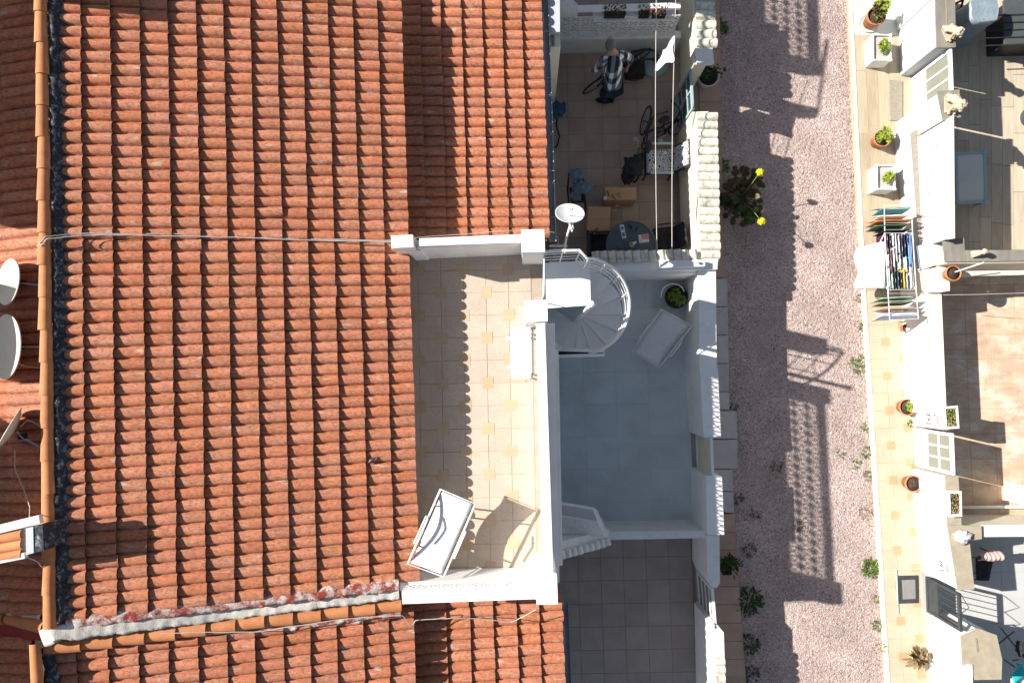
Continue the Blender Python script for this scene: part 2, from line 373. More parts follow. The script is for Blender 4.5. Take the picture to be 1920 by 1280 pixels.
def lay_tiles(rp, roof, house_tiles, jmax, keep=None, seed=1, limit=300, mat_key='tile'):
    """collects the tiles of one roof plane: (nearness, matrix, mesh index)"""
    rr = random.Random(seed)
    for i in range(rp.nc):
        sh = rr.uniform(-.004, .004)
        for j in range(jmax):
            p = rp.at(i*rp.ex, (j+.5)*rp.pitch)
            c = rp.at((i+.5)*rp.ex, (j+.5)*rp.pitch)
            x, y = world_to_px(c)
            if x < -70 or x > 1990 or y < -60 or y > 1340: continue
            if keep and not keep(x, y): continue
            Mx = Matrix((rp.u, rp.v, rp.n)).transposed()
            if Mx.determinant() < 0: Mx = Matrix((rp.u, -rp.v, rp.n)).transposed()
            ang = rr.gauss(0, .009); odd = rr.random() < .035; ang *= (3.5 if odd else 1)
            R = Mx @ Matrix.Rotation(ang, 3, 'Z') @ Matrix.Rotation(rr.gauss(0, .010), 3, 'Y')
            T = R.to_4x4(); T.translation = p+rp.u*(sh+rr.gauss(0, .004)+(rr.uniform(.0, .022) if odd else 0))+rp.n*rr.gauss(0, .0015)
            inside = (0 < x < 1920 and 0 < y < 1280)
            house_tiles.append(((0 if inside else 100)+(Vector((0, 0, CAM_H))-c).length, T, rr.randrange(4), roof, (rp.pitch, round(rp.ex, 4)), mat_key))

TILE_MESH = {}
def emit_tiles(tiles, nmax=300):
    tiles.sort(key=lambda t: t[0]); bulk = {}
    for k, (d, T, vi, roof, key, mk) in enumerate(tiles):
        kk = (key, vi, mk)
        if kk not in TILE_MESH:
            b = tile_mesh('tile', key[0], key[1], None, seed=vi); TILE_MESH[kk] = (b, b.mesh('roof_tile', [M[mk], M['tile_end_shade']]))
        b, me = TILE_MESH[kk]
        if k < nmax:
            o = bpy.data.objects.new('roof_tile', me); link(o, roof)
            T2 = T.copy(); T2.translation = T.translation-origin(roof); o.matrix_basis = T2
        else:
            q = bulk.setdefault((roof.name, mk), (roof, MB(), mk))[1]
            q.add([T @ Vector(v) for v in b.v], b.f, 0, False)
            q.m[-len(b.f):] = b.m
            q.s[-len(b.f):] = b.s
    for (rn, mk), (roof, q, mk) in bulk.items():
        q.build('more_roof_tiles', [M[mk], M['tile_end_shade']], roof, kind='stuff')

def barrel(mb, a, b, r0, r1, up=Vector((0, 0, 1)), n=8, flat=.9, mat=0, arc=math.pi):
    """a half-round cover tile from a (narrow) to b (wide)"""
    a = Vector(a); b = Vector(b); x = (b-a).normalized(); y = up.cross(x).normalized(); z = x.cross(y)
    if z.z < 0: z = -z; 
    A = [a+y*(math.cos(arc*k/n)*r0)+z*(math.sin(arc*k/n)*r0*flat) for k in range(n+1)]
    B = [b+y*(math.cos(arc*k/n)*r1)+z*(math.sin(arc*k/n)*r1*flat) for k in range(n+1)]
    m = n+1
    mb.add(A+B, [[k, k+1, m+k+1, m+k] for k in range(n)], mat, True)
    Bi = [b-x*.002+(p-b)*.82 for p in B]; Ai = [a+x*.002+(p-a)*.82 for p in A]
    mb.add(B+Bi, [[k, k+1, m+k+1, m+k] for k in range(n)], mat)
    mb.add(A+Ai, [[k, k+1, m+k+1, m+k] for k in range(n)], mat)
    mb.add(Ai+Bi, [[k, k+1, m+k+1, m+k] for k in range(n)], mat, True)
    return mb

def ridge_row(parent, pa, pb, n, r, m, overlap=.05, name='ridge_tile', jit=.01, seed=0, rise=.02):
    rr = random.Random(seed); pa = Vector(pa); pb = Vector(pb); d = (pb-pa)/n; L = d.length
    side = Vector((0, 0, 1)).cross(d).normalized()
    for k in range(n):
        a = pa+d*k+side*rr.uniform(-jit, jit); b = pa+d*(k+1)+d.normalized()*overlap+Vector((0, 0, rise))+side*rr.uniform(-jit, jit)
        barrel(MB(), a, b, r*.88, r*rr.uniform(.98, 1.04), n=8).build(name, m, parent)

# ---------------------------------------------------------------- house A: the big roof, the lower roof, the terrace
Z_RIDGE, Z_EAVE = 4.65, 3.40
houseA = thing('terraced_house', 'terraced house with large orange tiled roof and white walled roof terrace', 'house', P(800, 700, 0))
ZT = 2.92
tilesA = []
rA = MB().add([P(96, -60, Z_RIDGE-.03), P(110, 1180, Z_RIDGE-.03), P(766, 1100, Z_EAVE-.03), P(742, -60, Z_EAVE-.03)], [[0, 1, 2, 3]])
main_roof = rA.build('main_roof', M['red_paint'], houseA)
vA = (P(116, 1100, Z_RIDGE)-P(92, 0, Z_RIDGE)).normalized(); vE = (P(766, 1070, Z_EAVE)-P(747, 0, Z_EAVE)).normalized()
vm = (vA+vE).normalized()
rpA = RoofPlane(P(91, -64, Z_RIDGE), P(744, -64, Z_EAVE), vm, .153, 13)
def boundA(x, y): return y < 1176-(x-100)*.118
lay_tiles(rpA, main_roof, tilesA, 62, boundA, 1)
# lower roof in front, north of the terrace
Z_L0, Z_L1 = 3.05, 2.68
lower_roof = MB().add([P(735, -60, Z_L0-.03), P(735, 452, Z_L0-.03), P(1026, 452, Z_L1-.03), P(1008, -60, Z_L1-.03)], [[0, 1, 2, 3]]).build('lower_roof', M['red_paint'], houseA)
rpL = RoofPlane(P(742, -64, Z_L0), P(1007, -64, Z_L1), (P(1024, 440, Z_L1)-P(1009, 0, Z_L1)).normalized(), .153, 7)
lay_tiles(rpL, lower_roof, tilesA, 34, lambda x, y: y < 452, 2)
emit_tiles(tilesA, 300)

# the other slope behind the ridge
west_roof = MB().add([P(85, -60, Z_RIDGE-.12), P(100, 1200, Z_RIDGE-.12), P(-260, 1200, 3.4), P(-260, -60, 3.4)], [[0, 1, 2, 3]]).build('rear_roof', M['red_paint'], houseA)
tw = []
rpW = RoofPlane(P(76, -64, Z_RIDGE-.10), P(-560, -64, 3.0), (P(93, 1160, Z_RIDGE)-P(72, 0, Z_RIDGE)), .153, 12)
lay_tiles(rpW, west_roof, tw, 62, lambda x, y: y < 1150, 5)
emit_tiles(tw, 0)
# ridge
ridge_row(houseA, P(78, -40, Z_RIDGE+.07), P(95, 1168, Z_RIDGE+.07), 20, .082, M['tile_cap'], seed=4, rise=.008)
# dark tarry mortar between ridge and first course: a lumpy strip
b = MB(); rr = random.Random(9); nn = 150
cols = []
for i in range(nn+1):
    t = i/nn; pa = P(90+16*t, -40+1205*t, Z_RIDGE+.06); pb = P(117+15*t, -40+1205*t, Z_RIDGE+.012)
    w_ = .75+.35*abs(math.sin(t*math.pi*34))+rr.uniform(-.15, .15)
    row = []
    for k in range(6):
        s_ = k/5; q = pa+(pb-pa)*s_*w_; q.z += .045*math.sin(math.pi*min(1, s_*1.1+.05))+rr.uniform(-.014, .014)-.035*s_; row.append(q)
    cols.append(row)
b.add([q for r_ in cols for q in r_], [[i*6+k, i*6+k+1, (i+1)*6+k+1, (i+1)*6+k] for i in range(nn) for k in range(5)], 0, True)
b.build('ridge_mortar', M['tar'], houseA)
# plaster verge between the two houses
def lumpy(parent, pts, wd, ht, m, name, step=.03, jit=.012, seed=0, under=.25):
    """a trowelled strip of mortar: smooth noise in width and height"""
    b = MB(); rows = []; K = 7; run = 0.
    for a, c in zip(pts[:-1], pts[1:]):
        n = max(2, int((c-a).length/step)); side = Vector((0, 0, 1)).cross(c-a).normalized()
        for i in range(n+(1 if c is pts[-1] else 0)):
            p = a+(c-a)*i/n; run = (p-pts[0]).length
            e0 = noise.noise((run*6, seed, 0))*jit*2.4+noise.noise((run*23, seed, 1))*jit*1.2; e1 = noise.noise((run*6, seed, 5))*jit*2.4+noise.noise((run*23, seed, 6))*jit*1.2
            row = [p+side*(wd/2+e0)+Vector((0, 0, -under))]
            for k in range(K):
                u = k/(K-1); q = p+side*((wd/2+e0)*(1-u)-(wd/2+e1)*u); q.z += ht*math.sin(math.pi*(.12+.76*u))-ht*.3+noise.noise((run*11, u*3, seed+9))*jit*.9
                row.append(q)
            row.append(p-side*(wd/2+e1)+Vector((0, 0, -under))); rows.append(row)
    W_ = K+2
    b.add([q for r_ in rows for q in r_], [[i*W_+k, i*W_+k+1, (i+1)*W_+k+1, (i+1)*W_+k] for i in range(len(rows)-1) for k in range(W_-1)], 0, True)
    return b.build(name, m, parent)
lumpy(houseA, [P(78, 1197, 4.72), P(100, 1188, 4.72), P(420, 1148, 4.05), P(748, 1108, 3.50)], .20, .010, M['mortar'], 'verge_mortar', seed=3, jit=.011, step=.02)
lumpy(houseA, [P(125, 1168, 4.66), P(420, 1133, 4.12), P(748, 1096, 3.55)], .15, .03, M['red_flaky'], 'verge_paint', seed=5, jit=.016)

# terrace floor, laid tile by tile
def tile_floor(parent, O, ux, uy, nx, ny, size, gap, z, m, name, keep=None, th=.012, accent=None, am=None, cut=True, stagger=0):
    """pieces nx by ny on a grid from O along ux,uy, shared meshes"""
    org = origin(parent); me = None; meA = None
    h = (size-gap)/2 if not isinstance(size, tuple) else None
    sx, sy = size if isinstance(size, tuple) else (size, size)
    hx, hy = (sx-gap)/2, (sy-gap)/2
    def block(hx, hy):
        e = .003; vs = [(a*hx, b*hy, 0) for a, b in ((-1, -1), (1, -1), (1, 1), (-1, 1))]+[(a*(hx-e), b*(hy-e), th) for a, b in ((-1, -1), (1, -1), (1, 1), (-1, 1))]
        q = MB(); q.add(vs, [[4, 5, 6, 7], [0, 1, 5, 4], [1, 2, 6, 5], [2, 3, 7, 6], [3, 0, 4, 7]]); return q
    me = block(hx, hy).mesh(name, m)
    if accent: meA = block(accent/2-.001, accent/2-.001).mesh('accent_tile', am)
    R = Matrix((ux, uy, Vector((0, 0, 1)))).transposed()
    rr = random.Random(int(abs(O.x)*100)); out = 0
    for i in range(nx):
        for j in range(ny):
            c = O+ux*((i+.5)*sx)+uy*((j+.5)*sy+(stagger*((i*37 % 7)/7.)*sy))
            c = Vector((c.x, c.y, z))
            if keep and not keep(*world_to_px(c)): continue
            o = bpy.data.objects.new(name, me); link(o, parent); Tm = (R @ Matrix.Rotation(rr.gauss(0, .002), 3, 'Z')).to_4x4()
            Tm.translation = c-org+Vector((0, 0, rr.uniform(-.0015, .0015))); o.matrix_basis = Tm; out += 1
            if accent and (i+j) % 2 == 0:
                c2 = O+ux*(i*sx)+uy*(j*sy); c2 = Vector((c2.x, c2.y, z+.0035))
                if keep and not keep(*world_to_px(c2)): continue
                o = bpy.data.objects.new('accent_tile', meA); link(o, parent); T2 = R.to_4x4(); T2.translation = c2-org; o.matrix_basis = T2
    return out
def axes(pxa, pya, pxb, pyb, z):
    uy = (P(pxb, pyb, z)-P(pxa, pya, z)).normalized(); ux = Vector((-uy.y, uy.x, 0)); return ux, uy     # ux east, uy south
tf = MB().prism(PP([(752, 470), (1016, 468), (1030, 1100), (762, 1100)], ZT-.005), ZT-.25, ZT-.005).build('terrace_floor', M['grout'], houseA)
ux, uy = axes(758, 480, 765, 1080, ZT)
tile_floor(tf, P(742, 468, ZT), ux, uy, 7, 15, .335, .002, ZT-.012, M['granite'], 'floor_tile', keep=lambda x, y: 758 < x < 1012 and 466 < y < 1090, accent=.175, am=M['accent'])
# body of the house under roofs and terrace, set in from the eaves
b = MB()
b.prism([(p.x, p.y) for p in PP([(110, -50), (1008, -50), (1030, 1098), (110, 1160)], 2.5)], 0, 2.45)
b.build('house_wall', M['white'], houseA)
b = MB()   # upper wall between terrace floor and the eave, under the main roof
b.prism([(p.x, p.y) for p in PP([(400, -50), (748, -50), (752, 1095), (400, 1120)], 3.2)], 2.46, 3.30)
b.build('upper_wall', M['white'], houseA)
b = MB().slab([P(760, 478, ZT+.10), P(766, 478, ZT+.10), P(774, 1066, ZT+.10), P(768, 1066, ZT+.10)], .095); b.build('terrace_side_trim', M['pale_grey'], houseA)
# parapets
ZP = 3.95
pa_ = MB()
pa_.prism(PP([(783, 450), (984, 441), (984, 456), (783, 465)], ZP-.15), ZT-.1, ZP-.15)       # north wall
pn = pa_.build('north_parapet', M['white'], houseA, bevel=.012)
MB().prism(PP([(786, 447), (985, 439), (985, 454), (786, 461)], ZP-.05), ZP-.15, ZP-.05).build('coping', M['white'], pn, bevel=.01)
MB().prism(PP([(733, 442), (774, 440), (775, 463), (734, 465)], ZP), ZT+.4, ZP).build('terrace_pillar', M['white'], houseA, bevel=.012)
MB().prism(PP([(762, 462), (790, 461), (790, 470), (762, 471)], ZP-.25), ZT-.1, ZP-.25).build('terrace_pillar_base', M['white'], houseA, bevel=.012)
MB().prism(PP([(977, 431), (1020, 430), (1022, 472), (978, 473)], ZP), ZT-.1, ZP).build('terrace_pillar', M['white'], houseA, bevel=.012)
MB().prism(PP([(983, 564), (1026, 562), (1027, 602), (984, 604)], ZP), ZT-.1, ZP).build('terrace_pillar', M['white'], houseA, bevel=.012)

def pierced_block(wd, ht, th):
    """one square ornamental block: outer frame and a four-petal rosette"""
    b = MB(); t = .012
    for s in (-1, 1):
        b.box((s*(wd/2-t/2), 0, 0), (t, th, ht)); b.box((0, 0, s*(ht/2-t/2)), (wd-2*t, th, t))
    a = math.atan2(ht-2*t, wd-2*t); L = math.hypot(wd-2*t, ht-2*t)
    for s in (-1, 1):
        for k in (-1, 1):
            b.box(None, (L*.36, th*.8, .016), M=Matrix.Rotation(-s*a, 4, 'Y') @ Matrix.Translation((k*L*.30, 0, 0)))
    b.box((0, 0, 0), (.035, th*.8, .035))
    return b
def quincunx_block(wd, ht, th):
    b = MB(); G_ = (0, .10, .36, .64, .90, 1)
    for r in range(5):
        runs = {0: [(0, 5)], 4: [(0, 5)], 1: [(0, 1), (2, 3), (4, 5)], 3: [(0, 1), (2, 3), (4, 5)], 2: [(0, 2), (3, 5)]}[r]
        for a, c in runs: b.box(((G_[a]+G_[c])/2*wd-wd/2, 0, (G_[r]+G_[r+1])/2*ht-ht/2), ((G_[c]-G_[a])*wd, th, (G_[r+1]-G_[r])*ht))
    return b
BLOCK = {}
def pierced_wall(parent, A, B, z0, rows, bw, bh, th, m, name='pierced_block', fn=None):
    A = Vector(A); B = Vector(B); d = B-A; n = max(1, round(d.length/bw)); w_ = d.length/n
    key = (round(w_, 4), bh, th, m.name, fn)
    if key not in BLOCK: BLOCK[key] = (fn or pierced_block)(w_-.001, bh-.001, th).mesh(name, m)
    org = origin(parent); a = math.atan2(d.y, d.x)
    for i in range(n):
        for j in range(rows):
            c = A+d*((i+.5)/n); o = bpy.data.objects.new(name, BLOCK[key]); link(o, parent)
            o.location = Vector((c.x, c.y, z0+(j+.5)*bh))-org; o.rotation_euler = (0, 0, a)

# east parapet: low solid wall, pierced blocks, coping
Ea, Eb = P(1013, 604, 3.4), P(1027, 1078, 3.4)
ep = MB().bar(Ea+Vector((0, 0, -.285)), Eb+Vector((0, 0, -.285)), .12, .41).build('east_parapet', M['white'], houseA)
pierced_wall(ep, Ea, Eb, 3.322, 3, .17, .178, .026, M['white'])
MB().bar(P(1013.5, 603, 3.88), P(1029, 1078, 3.88), .125, .045).build('coping', M['white'], ep, bevel=.008)
# south parapet
Sa, Sb = P(757, 1108, 3.4), P(1033, 1100, 3.4)
sp_ = MB().bar(P(757, 1086, 3.15), P(1030, 1078, 3.15), .12, .65).build('south_parapet', M['white'], houseA)
pierced_wall(sp_, P(760, 1104, 3.56), P(1018, 1096, 3.56), 3.476, 2, .17, .17, .08, M['white'], fn=quincunx_block)
MB().bar(P(755, 1118, 3.88), P(1020, 1108, 3.88), .17, .08).build('coping', M['white'], sp_, bevel=.008)
MB().prism(PP([(1005, 1076), (1044, 1075), (1046, 1132), (1006, 1133)], ZP+.01), ZT-.1, ZP+.01).build('terrace_pillar', M['white'], houseA, bevel=.012)
# projecting ledge and gutter below the east parapet
MB().slab([P(1016, 606, 2.86), P(1040, 605, 2.86), P(1049, 1092, 2.86), P(1030, 1092, 2.86)], .10).build('ledge', M['white'], houseA, bevel=.006)
MB().slab([P(1038, 655, 2.74), P(1047, 655, 2.74), P(1055, 1060, 2.74), P(1046, 1060, 2.74)], .08).build('ledge', M['white'], houseA, bevel=.006)
# gutters
def gutter(parent, pts, r, m):
    b = MB(); pts = [Vector(p) for p in pts]; n = 6; rows = []
    for i, p in enumerate(pts):
        d = (pts[min(i+1, len(pts)-1)]-pts[max(i-1, 0)]).normalized(); s = Vector((0, 0, 1)).cross(d).normalized()
        rows.append([p+s*math.cos(math.pi*k/n)*r-Vector((0, 0, 1))*math.sin(math.pi*k/n)*r for k in range(n+1)])
    b.add([q for r_ in rows for q in r_], [[i*(n+1)+k, i*(n+1)+k+1, (i+1)*(n+1)+k+1, (i+1)*(n+1)+k] for i in range(len(rows)-1) for k in range(n)], 0, True)
    return b.build('gutter', m, parent, thick=.004)
gut = gutter(houseA, [P(1020, -40, 2.62), P(1029, 220, 2.62), P(1036, 452, 2.62)], .052, M['gutter'])
MB().tube([P(1026.5, -40, 2.62), P(1035.5, 220, 2.62), P(1042.5, 452, 2.62)], .006, 5).build('gutter_lip', M['steel'], gut)
for y in range(60, 440, 87): MB().bar(P(1012+.034*y, y, 2.64), P(1027+.034*y, y-1, 2.64), .012, .006).build('gutter_bracket', M['steel'], gut)

# ---------------------------------------------------------------- house B to the south
houseB = thing('terraced_house', 'terraced house along the bottom edge whose tiled roof starts beyond the white plaster verge', 'house', P(800, 1300, 0))
ZB = -.14
tilesB = []
mrB = MB().add([P(90, 1190, Z_RIDGE+ZB-.03), P(92, 1380, Z_RIDGE+ZB-.03), P(770, 1360, Z_EAVE+ZB-.03), P(768, 1135, Z_EAVE+ZB-.03)], [[0, 1, 2, 3]]).build('main_roof', M['red_paint'], houseB)
rpB = RoofPlane(P(82, 1222, Z_RIDGE+ZB), P(770, 1146, Z_EAVE+ZB), vm, .153, 13)
lay_tiles(rpB, mrB, tilesB, 12, lambda x, y: True, 11)
lrB = MB().add([P(740, 1126, 3.02), P(740, 1380, 3.02), P(1062, 1380, 2.66), P(1050, 1126, 2.66)], [[0, 1, 2, 3]]).build('lower_roof', M['red_paint'], houseB)
rpB2 = RoofPlane(P(742, 1128, 3.06), P(1048, 1128, 2.70), (P(1058, 1280, 2.70)-P(1052, 1130, 2.70)), .153, 7)
lay_tiles(rpB2, lrB, tilesB, 14, None, 12)
emit_tiles(tilesB, 300)
ridge_row(houseB, P(67, 1205, Z_RIDGE+.02), P(75, 1330, Z_RIDGE+.02), 2, .075, M['tile_cap'], seed=8)
lumpy(houseB, [P(84, 1216, 4.60), P(96, 1340, 4.60)], .14, .03, M['tar'], 'ridge_mortar', seed=6, jit=.02)
ridge_row(houseB, P(86, 1214, Z_RIDGE-.08), P(746, 1133, Z_EAVE-.03), 12, .088, M['tile_cap'], seed=9, name='verge_tile', rise=.025)
lumpy(houseB, [P(90, 1232, 4.5), P(420, 1189, 3.96), P(752, 1150, 3.38)], .10, .03, M['red_flaky'], 'verge_paint', seed=15, jit=.02)
MB().prism([(p.x, p.y) for p in PP([(100, 1160), (1032, 1102), (1045, 1420), (100, 1420)], 2.5)], 0, 2.42).build('house_wall', M['white'], houseB)
MB().prism([(p.x, p.y) for p in PP([(100, 1250), (762, 1170), (762, 1420), (100, 1420)], 3.2)], 2.43, 3.1).build('upper_wall', M['white'], houseB)
gutter(houseB, [P(1059, 1130, 2.56), P(1067, 1330, 2.56)], .05, M['gutter'])
tw = []
rpW2 = RoofPlane(P(60, 1196, Z_RIDGE-.25), P(-560, 1196, 2.9), vm, .153, 12)
wr2 = MB().add([P(65, 1196, 4.35), P(75, 1400, 4.35), P(-260, 1400, 3.3), P(-260, 1196, 3.3)], [[0, 1, 2, 3]]).build('rear_roof', M['red_paint'], houseB)
lay_tiles(rpW2, wr2, tw, 10, None, 15); emit_tiles(tw, 0)
lumpy(houseA, [P(-60, 1128, 4.1), P(78, 1155, 4.5)], .16, .03, M['mortar'], 'verge_mortar', seed=33, jit=.02)
ridge_row(houseA, P(-60, 1142, 4.05), P(84, 1172, 4.5), 2, .085, M['tile_cap'], seed=21, name='verge_tile')

# ---------------------------------------------------------------- unseen north neighbour, and wall pieces added in the west to throw shade
houseN = thing('terraced_house', 'terraced house north of the brown courtyard, whose pierced terrace wall shades the alley', 'house', P(900, -520, 0))
MB().prism(PP([(110, -900), (1000, -900), (1004, 270), (400, 270)], 0)[:3]+PP([(400, 262)], 0), 0, 2.4).build('house_wall', M['white'], houseN) if False else None
Q0 = lambda x, y, z: Vector((P(x, y, 0).x, P(x, y, 0).y, z))
MB().prism([Q0(700, -900, 0), Q0(990, -900, 0), Q0(996, 110, 0), Q0(700, 110, 0)], 0, 2.95).build('house_wall', M['white'], houseN)
npp = MB().bar(Q0(992, -900, 3.05), Q0(999, 0, 3.05), .12, .35).build('east_parapet', M['white'], houseN)
pierced_wall(npp, Q0(992, -700, 0), Q0(999, 0, 0), 3.225, 4, .17, .17, .026, M['white'])
MB().bar(Q0(992, -900, 3.93), Q0(999, 0, 3.93), .15, .07).build('coping', M['white'], npp)
MB().prism([Q0(978, 0, 0), Q0(1008, 0, 0), Q0(1008, 28, 0), Q0(978, 28, 0)], 2.4, 3.95).build('terrace_pillar', M['white'], houseN)
for z in (3.4, 3.95): MB().tube([Q0(1006, 26, z), Q0(1022, -40, z), Q0(1022, -40, z), Q0(1000, 100, z)], .02, 6).build('stair_rail', M['white_metal'], houseN)
MB().prism([Q0(976, 88, 0), Q0(1006, 88, 0), Q0(1006, 108, 0), Q0(976, 108, 0)], 2.6, 3.9).build('terrace_pillar', M['white'], houseN)
shade_wall_w = thing('west_shade_wall', 'unseen wall pieces added beyond the left edge to shade the rear roof slope', 'house', Q0(60, 500, 0))
for y0, y1 in ((-900, 452), (532, 640), (700, 1600)):  # slabs added out of view as sun blockers, gaps leave lit patches
    MB().prism([Q0(60, y0, 0), Q0(97, y0, 0), Q0(97, y1, 0), Q0(60, y1, 0)], 0, 6.86).build('upper_wall', M['cream'], shade_wall_w)
# ================================================================ LEFT ROW: pavements, courtyards, fence walls
def wall(name, label, cat, polys, m, bevel=.012, loc=None, z0=0.):
    """a masonry thing; polys = [(part name, pixel polygon of the top, top height, material[, bottom])]"""
    x, y = polys[0][1][0]; t = thing(name, label, cat, loc or P(x, y, 0))
    for q in polys:
        MB().prism(PP(q[1], q[2]), q[4] if len(q) > 4 else z0, q[2]).build(q[0], q[3] or m, t, bevel=bevel)
    return t
def caps(parent, A, B, across, n, m, r=None, name='cap_tile', seed=0, droop=.03, rnd=.0):
    """n half-round cap tiles side by side from A to B, each running along the vector across"""
    rr = random.Random(seed); A = Vector(A); B = Vector(B); d = (B-A)/n; r = r or d.length*.5
    for k in range(n):
        c = A+d*(k+.5)+Vector((rr.uniform(-.004, .004), rr.uniform(-.004, .004), rr.uniform(-.003, .003))); q = Vector(across)*rr.uniform(.96, 1.04)
        b = MB(); up = Vector((0, 0, 1))
        barrel(b, c-q/2+up*droop*.5, c+q/2-up*droop*.5, r*.92, r*1.04, n=6, flat=.75)
        # the gutter half between two covers
        s = d/2; b.add([c-q/2-s+up*(droop*.5-.002), c-q/2+s+up*(droop*.5-.002), c+q/2+s-up*(droop*.5+.002), c+q/2-s-up*(droop*.5+.002)], [[0, 1, 2, 3]])
        b.build(name, m, parent)

# pavement strip in front of the left row
paveL = MB().prism(PP([(1200, -60), (1349, -60), (1357, 520), (1200, 520)], .05), -.05, .05).build('left_pavement', M['slab_brown']); paveL['kind'] = 'structure'
MB().prism(PP([(1200, 962), (1377, 962), (1402, 1330), (1200, 1330)], .05), -.05, .05).build('left_pavement_south', M['slab_brown'])['kind'] = 'structure'
bpy.data.objects['left_pavement_south'].name = 'pavement'
def slabs(parent, quads, z, th, m, name='paving_slab'):
    for k, q in enumerate(quads):
        MB().prism(PP(q, z), z-th, z).build(name, m, parent, bevel=.004)
pv = MB().prism(PP([(1200, 522), (1364, 522), (1368, 768), (1380, 770), (1382, 878), (1374, 880), (1376, 960), (1200, 960)], .03), -.05, .03).build('forecourt', M['slab_grey']); pv['kind'] = 'structure'
ys = [522, 575, 628, 681, 734, 768]
slabs(pv, [[(1310, a+1), (1363+.016*(a-522), a+1), (1363+.016*(b-522), b-1), (1310, b-1)] for a, b in zip(ys, ys[1:])], .075, .05, M['slab_grey'])
slabs(pv, [[(1310, 770), (1381, 771), (1382.5, 822), (1310, 822)], [(1310, 824), (1382.5, 824), (1383, 878), (1310, 878)],
           [(1310, 880), (1373, 880), (1375, 920), (1310, 920)], [(1310, 922), (1375, 922), (1376, 960), (1310, 960)]], .085, .05, M['slab_grey'])
ys = list(range(-40, 520, 33)); slabs(paveL, [[(1312, a+.6), (1349+.014*a, a+.6), (1349+.014*b, b-.6), (1312, b-.6)] for a, b in zip(ys, ys[1:])], .066, .02, M['slab_brown'])
ys = list(range(963, 1300, 34)); slabs(bpy.data.objects['pavement'], [[(1322, a+.6), (1376+.072*(a-962), a+.6), (1376+.072*(b-962), b-.6), (1322, b-.6)] for a, b in zip(ys, ys[1:])], .066, .02, M['slab_brown'])

# courtyard floors
def floor(name, poly, z, base, m, tile, pxa, pxb, n, size, gap=.004, keep=None, th=.010, **kw):
    o = MB().prism(PP(poly, z-.004), -.03, z-.004).build(name, base); o['kind'] = 'structure'
    ux, uy = axes(*pxa, *pxb, z)
    tile_floor(o, P(*n[0], z), ux, uy, n[1], n[2], size, gap, z-.010, m, tile, keep=keep, th=th, **kw)
    return o
floor('upper_courtyard_floor', [(1022, 88), (1274, 86), (1286, 524), (1030, 524)], .1, M['dark_grout'], M['brown_floor'], 'floor_tile', (1040, 100), (1047, 470), ((1030, 96), 8, 14), .33, gap=.003,
      keep=lambda x, y: 1036 < x < 1278 and y > 96)
floor('lower_courtyard_floor', [(1030, 524), (1284, 524), (1302, 982), (1040, 982)], .1, M['blue_floor'], M['blue_floor'], 'floor_tile', (1040, 530), (1052, 970), ((1030, 522), 5, 8), .60, gap=.002,
      keep=lambda x, y: x < 1286, th=.0105)
floor('south_courtyard_floor', [(1040, 1000), (1300, 1000), (1312, 1330), (1050, 1330)], .1, M['dark_grout'], M['brown_floor2'], 'floor_tile', (1058, 1010), (1066, 1280), ((1040, 1004), 7, 8), .42,
      keep=lambda x, y: x < 1302)

ux0 = P(1400, 640, 0)-P(1300, 640, 0); ux0.normalize()
# north boundary wall of the upper courtyard: low rendered wall, pierced blocks, flower shelf
nw = thing('courtyard_wall', 'white pierced block wall with flower shelf at the top end of the brown courtyard', 'wall', P(1150, 92, 0))
MB().bar(P(1026, 84, .32), P(1270, 80, .32), .14, .64).build('wall_base', M['white_worn'], nw, bevel=.01)
MB().bar(P(1020, 98.5, .04)+Vector((0, 0, .08)), P(1272, 95, .04)+Vector((0, 0, .08)), .06, .12).build('skirting', M['pale_grey'], nw)
pierced_wall(nw, P(1032, 66, .72), P(1262, 62, .72), .645, 4, .175, .175, .012, M['white_worn'], fn=quincunx_block)
MB().bar(P(1022, 19, 1.42), P(1276, 12, 1.42), .10, .07).build('coping', M['white'], nw, bevel=.01)
MB().prism(PP([(1026, -14), (1062, -14), (1086, 12), (1028, 14)], 1.72), 1.345, 1.72).build('end_pillar', M['white_worn'], nw, bevel=.02)
MB().bar(P(1112, 33, 1.27), P(1266, 28, 1.27), .17, .03).build('flower_shelf', M['white_worn'], nw)
pv_n = MB().prism(PP([(1030, -60), (1270, -60), (1270, 84), (1030, 84)], .1), -.03, .1).build('north_courtyard_floor', M['brown_floor2']); pv_n['kind'] = 'structure'
slabs(pv_n, [[(1040+a, -50), (1040+a+38, -50), (1040+a+38, 80), (1040+a, 80)] for a in range(0, 230, 40)], .112, .01, M['brown_floor2'])
# small pillar at the gutter
wp = wall('gate_pillar', 'small cream topped pillar under a pale blue wall beside the grey gutter, top edge', 'pillar',
          [('pillar_top', [(1031, 62), (1050, 61), (1051, 88), (1032, 89)], 2.5, M['cream']), ('wall', [(1022, -60), (1049, -60), (1050, 60), (1030, 61)], 2.6, M['pale_grey'])], M['cream'])
MB().prism(PP([(1034, 66), (1039, 66), (1040, 85), (1035, 85)], 2.52), 2.5, 2.52).build('recess', M['wood_ledge'], wp)

